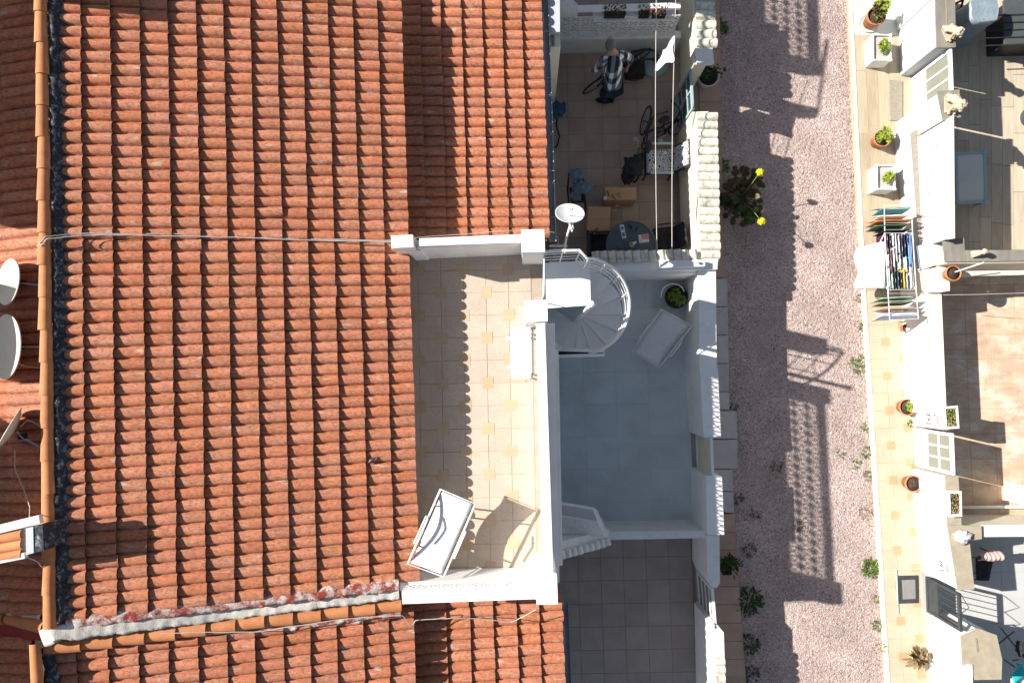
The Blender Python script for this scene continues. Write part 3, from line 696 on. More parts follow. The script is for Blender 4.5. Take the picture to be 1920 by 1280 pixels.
# east fence of the upper courtyard, north piece
f1 = wall('fence_wall', 'beige fence wall with cream cap tiles north of the blue grey gate', 'fence',
          [('wall', [(1296, -60), (1325, -60), (1333, 108), (1305, 112)], 1.24, M['cream']), ('end_wall', [(1298, 108), (1320, 106), (1321, 119), (1302, 121)], 1.22, M['cream']), ('end_block', [(1303, 92), (1336, 90), (1339, 119), (1307, 121)], 1.31, M['white_worn'], 1.225)], M['cream'])
caps(f1, P(1317, -48, 1.25), P(1325, 90, 1.25), ux0*.34, 8, M['cream_cap'], seed=3)
f2 = wall('fence_wall', 'long beige fence wall south of the blue grey gate with corrugated row of sunlit cream cap tiles', 'fence',
          [('wall', [(1297, 210), (1328, 209), (1334, 492), (1308, 494)], 1.24, M['cream']), ('end_block', [(1307, 472), (1346, 470), (1347, 498), (1309, 500)], 1.26, M['white'])], M['cream'])
caps(f2, P(1325, 211, 1.26), P(1331, 486, 1.26), ux0*.345, 17, M['cream_cap'], seed=5)
# dividing wall
dw = wall('dividing_wall', 'white wall with short cream cap tiles between the brown courtyard and the blue grey courtyard', 'wall',
          [('wall', [(1030, 490), (1345, 489), (1345, 505), (1030, 507)], 1.28, M['white']), ('ledge', [(1150, 505), (1312, 505), (1312, 513), (1150, 514)], 1.05, M['white']),
           ('coping', [(1237, 489), (1322, 487), (1322, 499), (1237, 502)], 1.40, M['white'], 1.27)], M['white'])
caps(dw, P(1110, 482, 1.30), P(1308, 478, 1.30), Vector((.03, -.19, 0)), 13, M['cream_cap'], seed=6, droop=.02)
# fence of the lower courtyard
f3 = wall('fence_wall', 'smooth white fence wall beside the blue grey courtyard with round patches of sun on it', 'fence',
          [('wall', [(1310, 506), (1342, 505), (1344, 690), (1346, 690), (1352, 818), (1320, 820), (1312, 690)], 1.2, M['white'])], M['white'])
f4 = wall('fence_wall', 'short white fence wall between the cream panel gate and the dividing wall', 'fence',
          [('wall', [(1324, 892), (1354, 893), (1358, 1002), (1326, 1002)], 1.2, M['white'])], M['white'])
f5 = wall('fence_wall', 'short white fence wall with grey moss stains north of the barred gate', 'fence',
          [('wall', [(1325, 1003), (1349, 1002), (1350, 1092), (1344, 1102), (1334, 1100), (1326, 1080)], 1.15, M['white_worn'])], M['white_worn'])
f6 = wall('fence_wall', 'white fence wall at the bottom edge south of the barred gate with tiled capping', 'fence',
          [('wall', [(1330, 1168), (1340, 1166), (1357, 1185), (1362, 1340), (1334, 1340)], 1.15, M['white_worn'])], M['white_worn'])
caps(f6, P(1349, 1232, 1.19), P(1353, 1340, 1.19), ux0*.16, 7, M['cream_cap'], seed=16)
dw2 = wall('dividing_wall', 'white wall with stained top between the blue grey courtyard and the dark brown courtyard', 'wall',
           [('wall', [(1126, 997), (1324, 994), (1324, 1008), (1132, 1012)], 1.0, M['white_worn'])], M['white_worn'])
dw3 = thing('sloping_wall', 'low white wall with scalloped tile edge running diagonally below the louvred panel', 'wall', P(1090, 1020, 0))
b = MB(); a0, a1 = P(1046, 1030, 2.0), P(1142, 1003, 1.12); sd_ = Vector((0, .11, 0))
for q0, q1 in ((a0, a1),):
    vs = [q0+sd_, q1+sd_, q1-sd_, q0-sd_]; lo = [Vector((v.x, v.y, 0)) for v in vs]
    b.add(vs+lo, [[0, 1, 2, 3], [4, 5, 1, 0], [5, 6, 2, 1], [6, 7, 3, 2], [7, 4, 0, 3]])
b.build('wall', M['white_worn'], dw3, bevel=.008)
caps(dw3, a0-sd_+Vector((0, .02, .02)), a1-sd_+Vector((0, .02, .02)), Vector((.02, -.12, 0)), 9, M['white_worn'], seed=17, droop=.02)

# ---- gates of the left row
def gate(name, label, A, B, z0, z1, m, cols, panes=None, mid=None, th=.045, solidfrac=0, pm=None, bars=0, barm=None, hor=None, group=None, pname='pane'):
    """a leaf in the vertical plane from A to B (ground points) with frame, optional panes (cols), solid lower panel and bars"""
    A = Vector(A); B = Vector(B); t = thing(name, label, 'gate', (A.x, A.y, 0), group); Z = lambda z: Vector((0, 0, z)); A0 = Vector((A.x, A.y, 0)); B0 = Vector((B.x, B.y, 0)); d = (B0-A0).normalized()
    fr = MB(); w_ = .05
    fr.bar(A0+d*w_/2+Z(z0), A0+d*w_/2+Z(z1), th, w_, up=d); fr.bar(B0-d*w_/2+Z(z0), B0-d*w_/2+Z(z1), th, w_, up=d)
    fr.bar(A0+d*w_+Z(z1-.03), B0-d*w_+Z(z1-.03), th, .06); fr.bar(A0+d*w_+Z(z0+.03), B0-d*w_+Z(z0+.03), th, .06)
    zs = z0+(z1-z0)*solidfrac
    if solidfrac: fr.bar(A0+d*w_+Z(zs), B0-d*w_+Z(zs), th, .05)
    fr.build('frame', m, t, bevel=.004)
    if solidfrac: MB().bar(A0+d*w_+Z((z0+.06+zs-.025)/2), B0-d*w_+Z((z0+.06+zs-.025)/2), th*.4, zs-.025-z0-.06).build('lower_panel', m, t)
    L = (B0-A0).length-2*w_
    for k in range(1, cols):
        c = A0+d*(w_+L*k/cols); MB().bar(c+Z(zs+.02), c+Z(z1-.06), th*.7, .03, up=d).build('mullion', m, t)
    if panes:
        for k in range(cols):
            a = A0+d*(w_+L*k/cols+(.015 if k else 0)); c = A0+d*(w_+L*(k+1)/cols-(.015 if k < cols-1 else 0))
            MB().bar(a+Z((zs+z1-.03)/2), c+Z((zs+z1-.03)/2), .008, z1-.06-zs-.03).build(pname, panes, t)
    for z in (hor or []):
        MB().bar(A0+d*w_+Z(z), B0-d*w_+Z(z), th*.7, .03).build('crossbar', m, t)
    for k in range(bars):
        c = A0+d*(w_+L*(k+.5)/bars); MB().tube([c+Z(zs), c+Z(z1-.03)], .009, 5).build('bar', barm or m, t)
    return t
g1 = gate('garden_gate', 'pale blue grey metal gate with glass panes opposite the potted plant, brown courtyard', P(1296, 128, 1.3), P(1300, 205, 1.3), .1, 1.28, M['sky_paint'], 2, M['glass_dark'], solidfrac=.12, hor=[.55, .95])
c0, c1 = P(1296, 128, 1.3), P(1300, 205, 1.3)
b = MB(); mid_ = (c0+c1)/2
b.tube([Vector((mid_.x-.03, mid_.y+.12*math.cos(a), .62+.12*math.sin(a))) for a in [k*.5 for k in range(11)]], .01, 5)
b.build('scroll', M['sky_paint'], g1)
gate('garden_gate', 'white framed gate filled with one plain cream panel beside the blue grey courtyard', P(1334, 820, 1.15), P(1337, 893, 1.15), .1, 1.15, M['white_metal'], 1, M['cream'], pname='panel')
gate('garden_gate', 'white gate with open horizontal bars beside the dark brown courtyard', P(1336, 1102, 1.15), P(1342, 1178, 1.15), .1, 1.15, M['white_metal'], 1, M['fog_glass'], hor=[.4, .65, .9])
# ================================================================ SPIRAL STAIR
st = thing('spiral_staircase', 'white metal spiral staircase climbing from the blue grey courtyard to the roof terrace', 'staircase', P(1080, 606, 0))
_c = P(1110, 570, 3.75); cx, cy = _c.x, _c.y; RS = .63; ZL = 2.88
MB().tube([(cx, cy, .1), (cx, cy, 3.72)], .035, 12).lathe((cx, cy, 3.72), [(.035, 0), (.05, .01), (.045, .05), (.02, .07)], 12).build('pole', M['white_metal'], st)
NSTEP = 13; A0_ = math.radians(96); DA = math.radians(24)
def sp(a, r, z): return Vector((cx+math.cos(a)*r, cy+math.sin(a)*r, z))
for k in range(NSTEP):
    a1 = A0_-k*DA; a0 = a1-DA*.965; z = ZL-.03-(k+1)*(ZL-.1)/(NSTEP+1)
    arc = [sp(a1+(a0-a1)*i/4, RS, z) for i in range(5)]; inn = [sp(a0, .04, z), sp(a1, .04, z)]
    b = MB().slab([*arc, *inn], .022)
    lip = [sp(a1+(a0-a1)*i/4, RS, z-.015) for i in range(5)]
    b.tube(lip, .012, 4); b.bar(sp(a1, .05, z-.03), sp(a1, RS-.01, z-.03), .02, .045)
    b.build('step', M['white_metal'], st)
# landing
Lp = PP([(1018, 493), (1106, 488), (1108, 572), (1028, 578), (1016, 566)], ZL)
MB().slab(Lp, .03).build('landing', M['white_metal'], st, bevel=.004)
# posts and rails along landing and spiral
path = [P(1018, 492, ZL), P(1050, 490, ZL), P(1080, 489, ZL)]
ang = [A0_-math.radians(2)-DA*(k) for k in range(0, NSTEP)]
posts = [(p.x, p.y, ZL) for p in path]
zf = lambda a: ZL-(A0_-a)/DA*(ZL-.1)/(NSTEP+1)-.03
for a in ang: q = sp(a, RS-.005, zf(a)); posts.append((q.x, q.y, q.z))
for p in posts[:13]:
    MB().tube([(p[0], p[1], p[2]-.05), (p[0], p[1], p[2]+.88)], .011, 6).build('baluster', M['white_metal'], st)
def railpath(h):
    r = [P(1018, 492, ZL), P(1050, 490, ZL), P(1078, 489, ZL)]
    for v in r: v.z = ZL+h
    for i in range(0, 45):
        a = A0_-DA*(i/44*11.4); q = sp(a, RS, zf(a)+h); r.append(q)
    return r
MB().tube(railpath(.88), .020, 8).build('handrail', M['white_metal'], st)
for h in (.2, .42, .65): MB().tube(railpath(h), .009, 5).build('rail', M['white_metal'], st)
MB().tube([P(1018, 492, ZL)+Vector((0, 0, h)) for h in (0, .88)]+[P(1016, 566, ZL)+Vector((0, 0, .88)), P(1016, 566, ZL)], .011, 6).build('side_rail', M['white_metal'], st)

# folded awning sticking out below the stair
aw = thing('awning', 'folded narrow awning, black with two white edges, sticking out below the spiral staircase', 'awning', P(1085, 664, 0))
for y0, y1 in ((655, 658), (668, 665)):
    MB().bar(P(1036, y0, 2.3), P(1134, y1, 2.3), .05, .03).build('edge_bar', M['white_metal'], aw, bevel=.005)
b = MB(); a_, c_ = P(1036, 661.5, 2.27), P(1132, 661, 2.27)
b.grid(lambda u, v: a_+(c_-a_)*u+Vector((0, (v-.5)*.07*(1-.5*u), .012*math.sin(u*22+v*4))), 16, 3); b.build('folded_cloth', M['black_cloth'], aw, thick=.01)

# louvred panel in the corner
lv = thing('louvred_panel', 'pale louvred panel leaning over the corner where the terrace ledge meets the dividing wall', 'shutter', P(1090, 965, 0))
q = [P(1046, 942, 1.75), P(1113, 953, 1.75), P(1134, 1006, 1.45), P(1047, 991, 1.45)]
def bil(u, v): return (q[0]*(1-u)+q[1]*u)*(1-v)+(q[3]*(1-u)+q[2]*u)*v
fb = MB()
for (a, c) in (((0, 0), (1, 0)), ((0, 1), (1, 1)), ((1, 0), (1, 1)), ((0, 0), (0, 1)), ((0, .47), (1, .47))): fb.bar(bil(*a), bil(*c), .04, .035)
fb.build('frame', M['white_metal'], lv)
MB().add([bil(.02, .03), bil(.98, .03), bil(.98, .45), bil(.02, .45)], [[0, 1, 2, 3]]).build('panel', M['pale_grey'], lv, thick=.01)
MB().add([bil(1, .02), bil(1.0, .98), bil(1.09, .98), bil(1.09, .02)], [[0, 1, 2, 3]]).build('side_panel', M['white_metal'], lv, thick=.012)
for k in range(22):
    u = .03+k*.043; MB().bar(bil(u+.02, .5), bil(u, .97), .018, .012).build('slat', M['white_metal'], lv)

# ================================================================ SUN LOUNGERS
def lounger(label, pxs, z, fold, sag):
    """pxs: four pixel corners head-left, head-right, foot-right, foot-left of the frame"""
    q = [P(x, y, z+h) for (x, y), h in zip(pxs, fold)]
    t = thing('sun_lounger', label, 'sun lounger', Vector((sum(v.x for v in q)/4, sum(v.y for v in q)/4, z)))
    def B(u, v): return (q[0]*(1-u)+q[1]*u)*(1-v)+(q[3]*(1-u)+q[2]*u)*v
    MB().tube([B(0, 0), B(1, 0), B(1, 1), B(0, 1)], .016, 8, closed=True, smooth=True).build('frame', M['plastic_white'], t)
    MB().grid(lambda u, v: B(.07+.86*u, .02+.96*v)+Vector((0, 0, -sag*math.sin(math.pi*v)-.01*math.sin(math.pi*u))), 6, 14).build('sling', M['sling'], t, thick=.006)
    for u in (0, 1):
        d = (q[0]-q[1]).normalized()*(1 if u == 0 else -1)
        MB().tube([B(u, .36)+d*.03+Vector((0, 0, .04)), B(u, .5)+d*.03+Vector((0, 0, .09)), B(u, .72)+d*.03+Vector((0, 0, .07))], .012, 6).build('armrest', M['plastic_white'], t)
    for v, s in ((.22, 1), (.78, -1)):
        for u in (0, 1):
            a = B(u, v); e = B(u, v+.10*s); e = Vector((e.x, e.y, z)); MB().tube([a, e], .013, 6).build('leg', M['plastic_white'], t)
        MB().tube([Vector((B(0, v+.1*s).x, B(0, v+.1*s).y, z+.03)), Vector((B(1, v+.1*s).x, B(1, v+.1*s).y, z+.03))], .010, 6).build('foot_bar', M['plastic_white'], t)
    return t
lounger('white sling sun lounger half in sun on the speckled roof terrace floor', [(826, 917), (892, 944), (832, 1081), (765, 1056)], ZT, (.64, .64, .60, .60), .13)
lounger('pale sun lounger standing in the shade of the blue grey courtyard', [(1240, 580), (1297, 611), (1236, 689), (1186, 657)], .1, (.78, .78, .30, .30), .12)

# white slatted bench against the terrace parapet
bn = thing('folding_bench', 'white slatted folding bench with grey tubular legs against the terrace parapet', 'bench', P(972, 660, ZT))
for k in range(4):
    x = 957+k*9.7
    MB().slab([P(x, 613, ZT+.44), P(x+8.6, 613, ZT+.44), P(x+9.6, 709, ZT+.44), P(x+1, 709, ZT+.44)], .025).build('seat_slat', M['plastic_white'], bn, bevel=.006)
for x0, y in ((948, 634), (948, 688)): MB().bar(P(x0, y, ZT+.40), P(x0+26, y, ZT+.40), .04, .03).build('bracket', M['plastic_white'], bn)
MB().tube([P(993, 616, ZT+.38), P(999, 618, ZT+.40), P(1000, 700, ZT+.40), P(994, 712, ZT+.38), P(984, 713, ZT+.36)], .014, 8).build('leg_tube', M['steel'], bn)
MB().tube([P(990, 640, ZT+.30), P(993, 700, ZT+.30)], .012, 8).build('leg_tube', M['steel'], bn)
for x0, y in ((958, 622), (992, 622), (958, 700), (992, 700)):
    a = P(x0, y, ZT+.42); MB().tube([a, Vector((a.x, a.y, ZT))], .014, 8).build('leg', M['steel'], bn)

# ================================================================ POTS AND PLANTS
def pot(name, label, cat, px, py, z, r, h, m, plant=None, rim=.08, group=None, soil=True, pm=None, size=1., n=60, saucer=None, dz=.0, seed=1, wall_=.014):
    rnd_ = random.getstate(); random.seed(seed*91+7)
    c = P(px, py, z); t = thing(name, label, cat, c, group)
    prof = [(r*.66, 0), (r*.70, .004), (r*.93, h*.78), (r, h*.8), (r*1.03, h), (r*1.03-wall_, h), (r*.88, h*.82)]
    MB().lathe(c, prof, 20).build('pot', m, t)
    if soil:
        MB().lathe(c, [(r*.86, h*.80), (r*.87, h*.86), (0.001, h*.88)], 16).build('soil', M['soil'], t)
    if saucer: MB().lathe(c, [(r*.8, -.0), (r*1.05, .012), (r*1.1, .03), (r*1.04, .03), (r*.9, .014)], 20).build('saucer', saucer, t)
    if plant: plant(c+Vector((0, 0, h*.85)), t, size, n, pm or M['leaf'])
    random.setstate(rnd_)
    return t
def rosettes(c, t, size, n, m, k=6, spread=None, ln=.05):
    """succulent heads: rings of short leaves"""
    spread = spread or size*.75; 
    for q in range(k):
        a = random.random()*6.28; rr_ = spread*math.sqrt(random.random()); e = c+Vector((math.cos(a)*rr_, math.sin(a)*rr_, random.uniform(.02, .10)+size*.3*(1-rr_/spread)))
        st_ = MB().tube([c+Vector((0, 0, -.02)), e], .006, 4); b = MB(); s0 = random.uniform(.7, 1.2)
        for ring in range(3):
            for j in range(8):
                an = j/8*6.28+ring*.4+random.uniform(-.15, .15); el = (.15, .6, 1.1)[ring]
                b.leaf(e, (math.cos(an)*math.cos(el), math.sin(an)*math.cos(el), math.sin(el)), ln*s0*(1.15-.25*ring), ln*s0*.42, bend=.12)
        b.build('leaf_rosette', m, t); st_.build('stem', M['leaf_brown'], t)
def bushy(c, t, size, n, m, ln=.06, hh=.8, wd=.4, stems=7):
    b = MB(); s_ = MB()
    tips = []
    for k in range(stems):
        a = random.random()*6.28; e = c+Vector((math.cos(a)*size*random.uniform(.2, .8), math.sin(a)*size*random.uniform(.2, .8), size*hh*random.uniform(.5, 1.1)))
        s_.tube([c, (c+e)/2+Vector((0, 0, size*.1)), e], .004, 4); tips.append(e)
    for k in range(n):
        e = random.choice(tips); f = random.uniform(.3, 1); p = c+(e-c)*f+Vector([random.gauss(0, size*.14) for _ in range(3)])
        d = Vector((random.gauss(0, 1), random.gauss(0, 1), random.uniform(-.2, .8)))
        b.leaf(p, d, ln*random.uniform(.6, 1.3), ln*wd*random.uniform(.7, 1.3))
    b.build('foliage', m, t); s_.build('stem', M['leaf_brown'], t)
def blades(c, t, size, n, m, wd=.02, up=.9):
    b = MB()
    for k in range(n):
        a = random.random()*6.28; d = Vector((math.cos(a), math.sin(a), random.uniform(.2, up)))
        b.leaf(c+Vector((random.gauss(0, size*.08), random.gauss(0, size*.08), 0)), d, size*random.uniform(.6, 1.1), wd*random.uniform(.6, 1.2), bend=.5)
    b.build('leaves', m, t)

pot('potted_plant', 'green bushy plant in white pot on the pavement by the blue grey gate', 'potted plant', 1322, 153, .07, .20, .26, M['white_worn'], lambda c, t, s, n, m: bushy(c+Vector((0, .0, .03)), t, .30, 150, m, ln=.10, wd=.5), pm=M['leaf_dark'], seed=2)
bt = pot('potted_plant', 'small light green plant in dark round tub by the shaded lounger', 'potted plant', 1262, 560, .1, .21, .30, M['black'], lambda c, t, s, n, m: rosettes(c, t, .14, 0, m, k=5, ln=.10), pm=M['leaf_mid'], seed=3)
c = P(1262, 552, .42); MB().tube([c+Vector((.22*math.cos(a), .22*math.sin(a)-.02, 0)) for a in [math.radians(20+k*14) for k in range(13)]], .012, 6).build('white_rim', M['white_metal'], bt)
dp = thing('potted_plant', 'leafy green plant in a dark box on brown pavement by the stained wall', 'potted plant', P(1358, 1062, .06))
MB().lathe(P(1357, 1062, .06), [(.10, 0), (.12, .22), (.105, .22), (.10, .16)], 4, smooth=False).build('pot', M['black'], dp)
random.seed(5); bushy(P(1364, 1048, .2), dp, .27, 130, M['leaf_dark'], ln=.12, wd=.3)

# weeds: each clump a thing of its own
def weed(px, py, r, label, m='leaf_mid', n=40, ln=.06, h=.35, kind='weed', name='weed', z=0, wd=.35):
    random.seed(int(px*7+py)); c = P(px, py, z); b = MB()
    for k in range(n):
        a = random.random()*6.28; rr_ = r*random.random()**.7; p = c+Vector((math.cos(a)*rr_, math.sin(a)*rr_, random.uniform(0, r*h)*(1-rr_/r*.6)))
        b.leaf(p, (math.cos(a+random.gauss(0, .5)), math.sin(a+random.gauss(0, .5)), random.uniform(.1, .9)), ln*random.uniform(.5, 1.2), ln*wd*random.uniform(.7, 1.3))
    o = b.build(name, M[m]); return tag(o, label, kind)
W = [(1349, 52, .14, 'bright green weed between pavement and alley beside the northern cap tiles', 'leaf_mid', 90, .10),
     (1352, 310, .12, 'green weed against the cap tiles just north of the yellow flowering bush', 'leaf_mid', 70, .09),
     (1455, 873, .10, 'small round dark weed alone on the shaded gravel, level with the cream gate', 'leaf_dark', 50, .05),
     (1415, 963, .09, 'dark weed on shaded gravel near the pavement, level with the moss stained wall', 'leaf_dark', 40, .05),
     (1496, 986, .08, 'dark weed with pale flowers at the left edge of the lattice shadow', 'leaf_dark', 40, .05),
     (1404, 1031, .12, 'low weed on shaded gravel beside the dark potted plant', 'leaf_dark', 50, .06),
     (1402, 1125, .24, 'largest dark green weed along the left edge of the gravel', 'leaf_dark', 170, .10),
     (1404, 1205, .17, 'dark weed along gravel edge below the largest one', 'leaf_dark', 90, .08),
     (1407, 1262, .14, 'dark weed at the bottom of the left gravel edge', 'leaf_dark', 70, .07),
     (1384, 935, .10, 'thin dark weed at the joint of gravel and pale slabs', 'leaf_dark', 40, .06),
     (1376, 762, .07, 'tiny dark weed beside the corner of the pale slab', 'leaf_dark', 25, .05),
     (1609, 682, .17, 'spreading bright green weed by the tan pavement, north of the first clay pot', 'leaf_mid', 120, .06),
     (1611, 560, .06, 'small green weed at tan pavement edge near the drying rack', 'leaf_mid', 30, .05),
     (1617, 612, .07, 'narrow green weed on the tan pavement edge just below the drying rack', 'leaf_mid', 30, .05),
     (1624, 800, .09, 'green weed by tan pavement level with the number pillar', 'leaf_mid', 40, .05),
     (1627, 848, .10, 'green weed by tan pavement level with the white gate', 'leaf_mid', 50, .06),
     (1601, 868, .10, 'patchy green weed on the gravel left of the white gate', 'leaf_mid', 40, .05),
     (1575, 848, .08, 'sparse pale weed farthest into the sunlit gravel', 'leaf_mid', 25, .05),
     (1628, 890, .08, 'weed at the pavement edge near the orange pot', 'leaf_mid', 35, .05),
     (1622, 960, .12, 'dry brown weed patch on the gravel right side', 'dry', 60, .05),
     (1634, 1064, .16, 'bright green starry weed level with the drain cover', 'leaf_mid', 120, .10),
     (1643, 1122, .06, 'tiny weed beside the drain cover side of the pavement', 'leaf_mid', 25, .05),
     (1645, 1170, .11, 'green weed at the lower right gravel edge', 'leaf_mid', 60, .06),
     (1652, 1212, .07, 'small weed near the spiky dry plant', 'leaf_mid', 30, .05),
     (1706, 794, .05, 'tiny green sprout at the foot of the wall under the clay pot', 'leaf_mid', 25, .05),
     (1716, 876, .06, 'yellow green sprout at the corner of the white gate', 'leaf', 30, .05)]
for x, y, r, lb, m_, n_, ln_ in W: weed(x, y, r, lb, m_, n_, ln_, z=.0 if x < 1650 else .1)
# succulent bush with yellow flowers
bs = thing('succulent_bush', 'dark brown green succulent bush with two yellow flower heads at the alley edge', 'bush', P(1380, 375, 0))
random.seed(44)
b = MB(); ls = MB(); lb_ = MB()
for k in range(95):
    a = random.random()*6.28; r_ = .44*math.sqrt(random.random()); base = P(1378, 378, 0); e = base+Vector((math.cos(a)*r_*.85, math.sin(a)*r_*1.25, random.uniform(.25, .62)))
    b.tube([base+Vector((random.gauss(0, .08), random.gauss(0, .1), 0)), (base+e)/2+Vector((0, 0, .1)), e], .009, 4)
    s0 = random.uniform(.8, 1.3)
    for ring in range(3):
        for j in range(8):
            an = j/8*6.28+ring*.4; el = (.1, .6, 1.1)[ring]
            (ls if k % 3 else lb_).leaf(e+Vector((0, 0, -.03*ring)), (math.cos(an)*math.cos(el), math.sin(an)*math.cos(el), math.sin(el)), .075*s0, .032*s0, bend=.15)
b.build('stem', M['leaf_brown'], bs); ls.build('dark_leaves', M['leaf_brown'], bs); lb_.build('green_leaves', M['leaf_dark'], bs)
for x, y, z in ((1425, 323, .95), (1428, 415, .85)):
    e = P(x, y, z); h = MB().blob(e, (.05, .05, .055), .15, 2, seed=3); 
    for k in range(60):
        v = Vector((random.gauss(0, 1), random.gauss(0, 1), random.gauss(0, 1))).normalized(); h.leaf(e+v*.03, v, .045, .016)
    hd = h.build('flower_head', M['yellow'], bs); MB().tube([P(1385, 375, .3), (P(1385, 375, .3)+e)/2+Vector((0, 0, .1)), e], .007, 5).build('flower_stem', M['leaf_mid'], bs)
for x, y, z in ((1414, 350, .6), (1420, 368, .7), (1418, 392, .6), (1422, 388, .55)):
    h = MB(); e = P(x, y, z)
    for k in range(16): an = k/16*6.28; h.leaf(e, (math.cos(an), math.sin(an), .4), .06, .022)
    h.build('rosette', M['dry'], bs); MB().tube([P(1385, 375, .3), e], .006, 4).build('stem', M['leaf_brown'], bs)

# scattered seedlings and dry litter along both edges of the alley
rs = random.Random(77); b = MB(); d_ = MB()
for k in range(1500):
    y = rs.uniform(-20, 1300); right = rs.random() < .72
    x = (1592+75*y/1280+(8 if y > 600 else 0)-abs(rs.gauss(0, 13))) if right else (1357+50*y/1280+abs(rs.gauss(0, 8)))
    if noise.noise((x*.01, y*.012, 3)) < (-.05 if right else .0) and rs.random() < .8: continue
    q = b if rs.random() < (.45 if y > 430 else .15) else d_
    q.leaf(P(x, y, .006), (rs.gauss(0, 1), rs.gauss(0, 1), rs.uniform(.05, .7)), rs.uniform(.015, .05), rs.uniform(.006, .016))
o = b.build('seedlings', M['leaf_mid'], kind='stuff'); tag(o, 'scattered tiny green seedlings along both edges of the gravel', 'ground cover')
o = d_.build('dry_litter', M['dry'], kind='stuff'); tag(o, 'dry brown leaf litter and grass bits along the gravel edges', 'litter')

# ================================================================ THINGS IN THE BROWN COURTYARD
ZF = .1
# flowers on the shelf
for x0, x1, lb in ((1131, 1172, 'long dark trough of dull red flowers on the left of the white shelf'), (1196, 1217, 'dark pot of red flowers, middle of the white shelf'), (1221, 1247, 'dark pot of red flowers at the right end of the white shelf')):
    c = P((x0+x1)/2, 29, 1.29); t = thing('flower_pot', lb, 'flower pot', c); wd_ = (P(x1, 25, 1.25)-P(x0, 25, 1.25)).length
    MB().box(c+Vector((0, 0, .06)), (wd_*.95, .13, .12)).build('trough', M['black'], t, bevel=.01)
    random.seed(int(x0)); b = MB(); f_ = MB()
    for k in range(int(90*wd_/.3)):
        p = c+Vector((random.uniform(-wd_/2, wd_/2), random.uniform(-.08, .08), .13+random.random()*.08)); (f_ if k % 3 == 0 else b).leaf(p, (random.gauss(0, 1), random.gauss(0, 1), .8), .045, .03)
    b.build('leaves', M['leaf_dark'], t); f_.build('blossoms', M['red_flower'], t)
# clothes lines
for x0, x1, lb in ((1231, 1232, 'thin clothes line on the left of the pair over the brown courtyard'), (1268, 1260, 'thin clothes line on the right of the pair, carrying the white cloth')):
    b = MB(); a_, c_ = P(x0, -30, 2.15), P(x1, 478, 1.55)
    b.tube([a_+(c_-a_)*k/16-Vector((0, 0, .12*math.sin(math.pi*k/16))) for k in range(17)], .0065, 5)
    tag(b.build('clothes_line', M['rope']), lb, 'clothes line')
b = MB(); a_, c_ = P(1264, 68, 1.98), P(1262, 114, 1.93)
b.grid(lambda u, v: a_+(c_-a_)*u+Vector((-.20*(.35+.75*u)*v*1.1+.02*math.sin(u*9), .0+.03*math.sin(v*7+u*5), -.62*v*(.55+.5*math.sin(math.pi*min(1, u*.8+.2))))), 12, 8)
tag(b.build('hanging_cloth', M['sling'], thick=.004), 'white cloth hanging from the clothes line beside the parasol base', 'cloth')
# round parasol base
t = thing('parasol_base', 'round pale blue parasol base with a black socket under the clothes line', 'parasol base', P(1228, 118, ZF))
c = P(1226, 118, ZF); MB().lathe(c, [(.29, 0), (.30, .03), (.27, .06), (.10, .09), (.05, .10)], 28).build('base', M['sky_paint'], t)
MB().lathe(c+Vector((.0, 0, .09)), [(.035, 0), (.035, .22), (.02, .22), (.02, .2)], 10).build('socket', M['black'], t)
# black tool case
t = thing('tool_case', 'black open case on the floor behind the person in the plaid shirt', 'case', P(1192, 128, ZF))
MB().box(P(1188, 134, ZF)+Vector((0, 0, .12)), (.36, .34, .24), .05).build('case', M['black'], t, bevel=.02)
MB().tube([P(1178, 150, ZF+.25), P(1188, 152, ZF+.30), P(1198, 150, ZF+.25)], .01, 6).build('handle', M['rubber'], t)

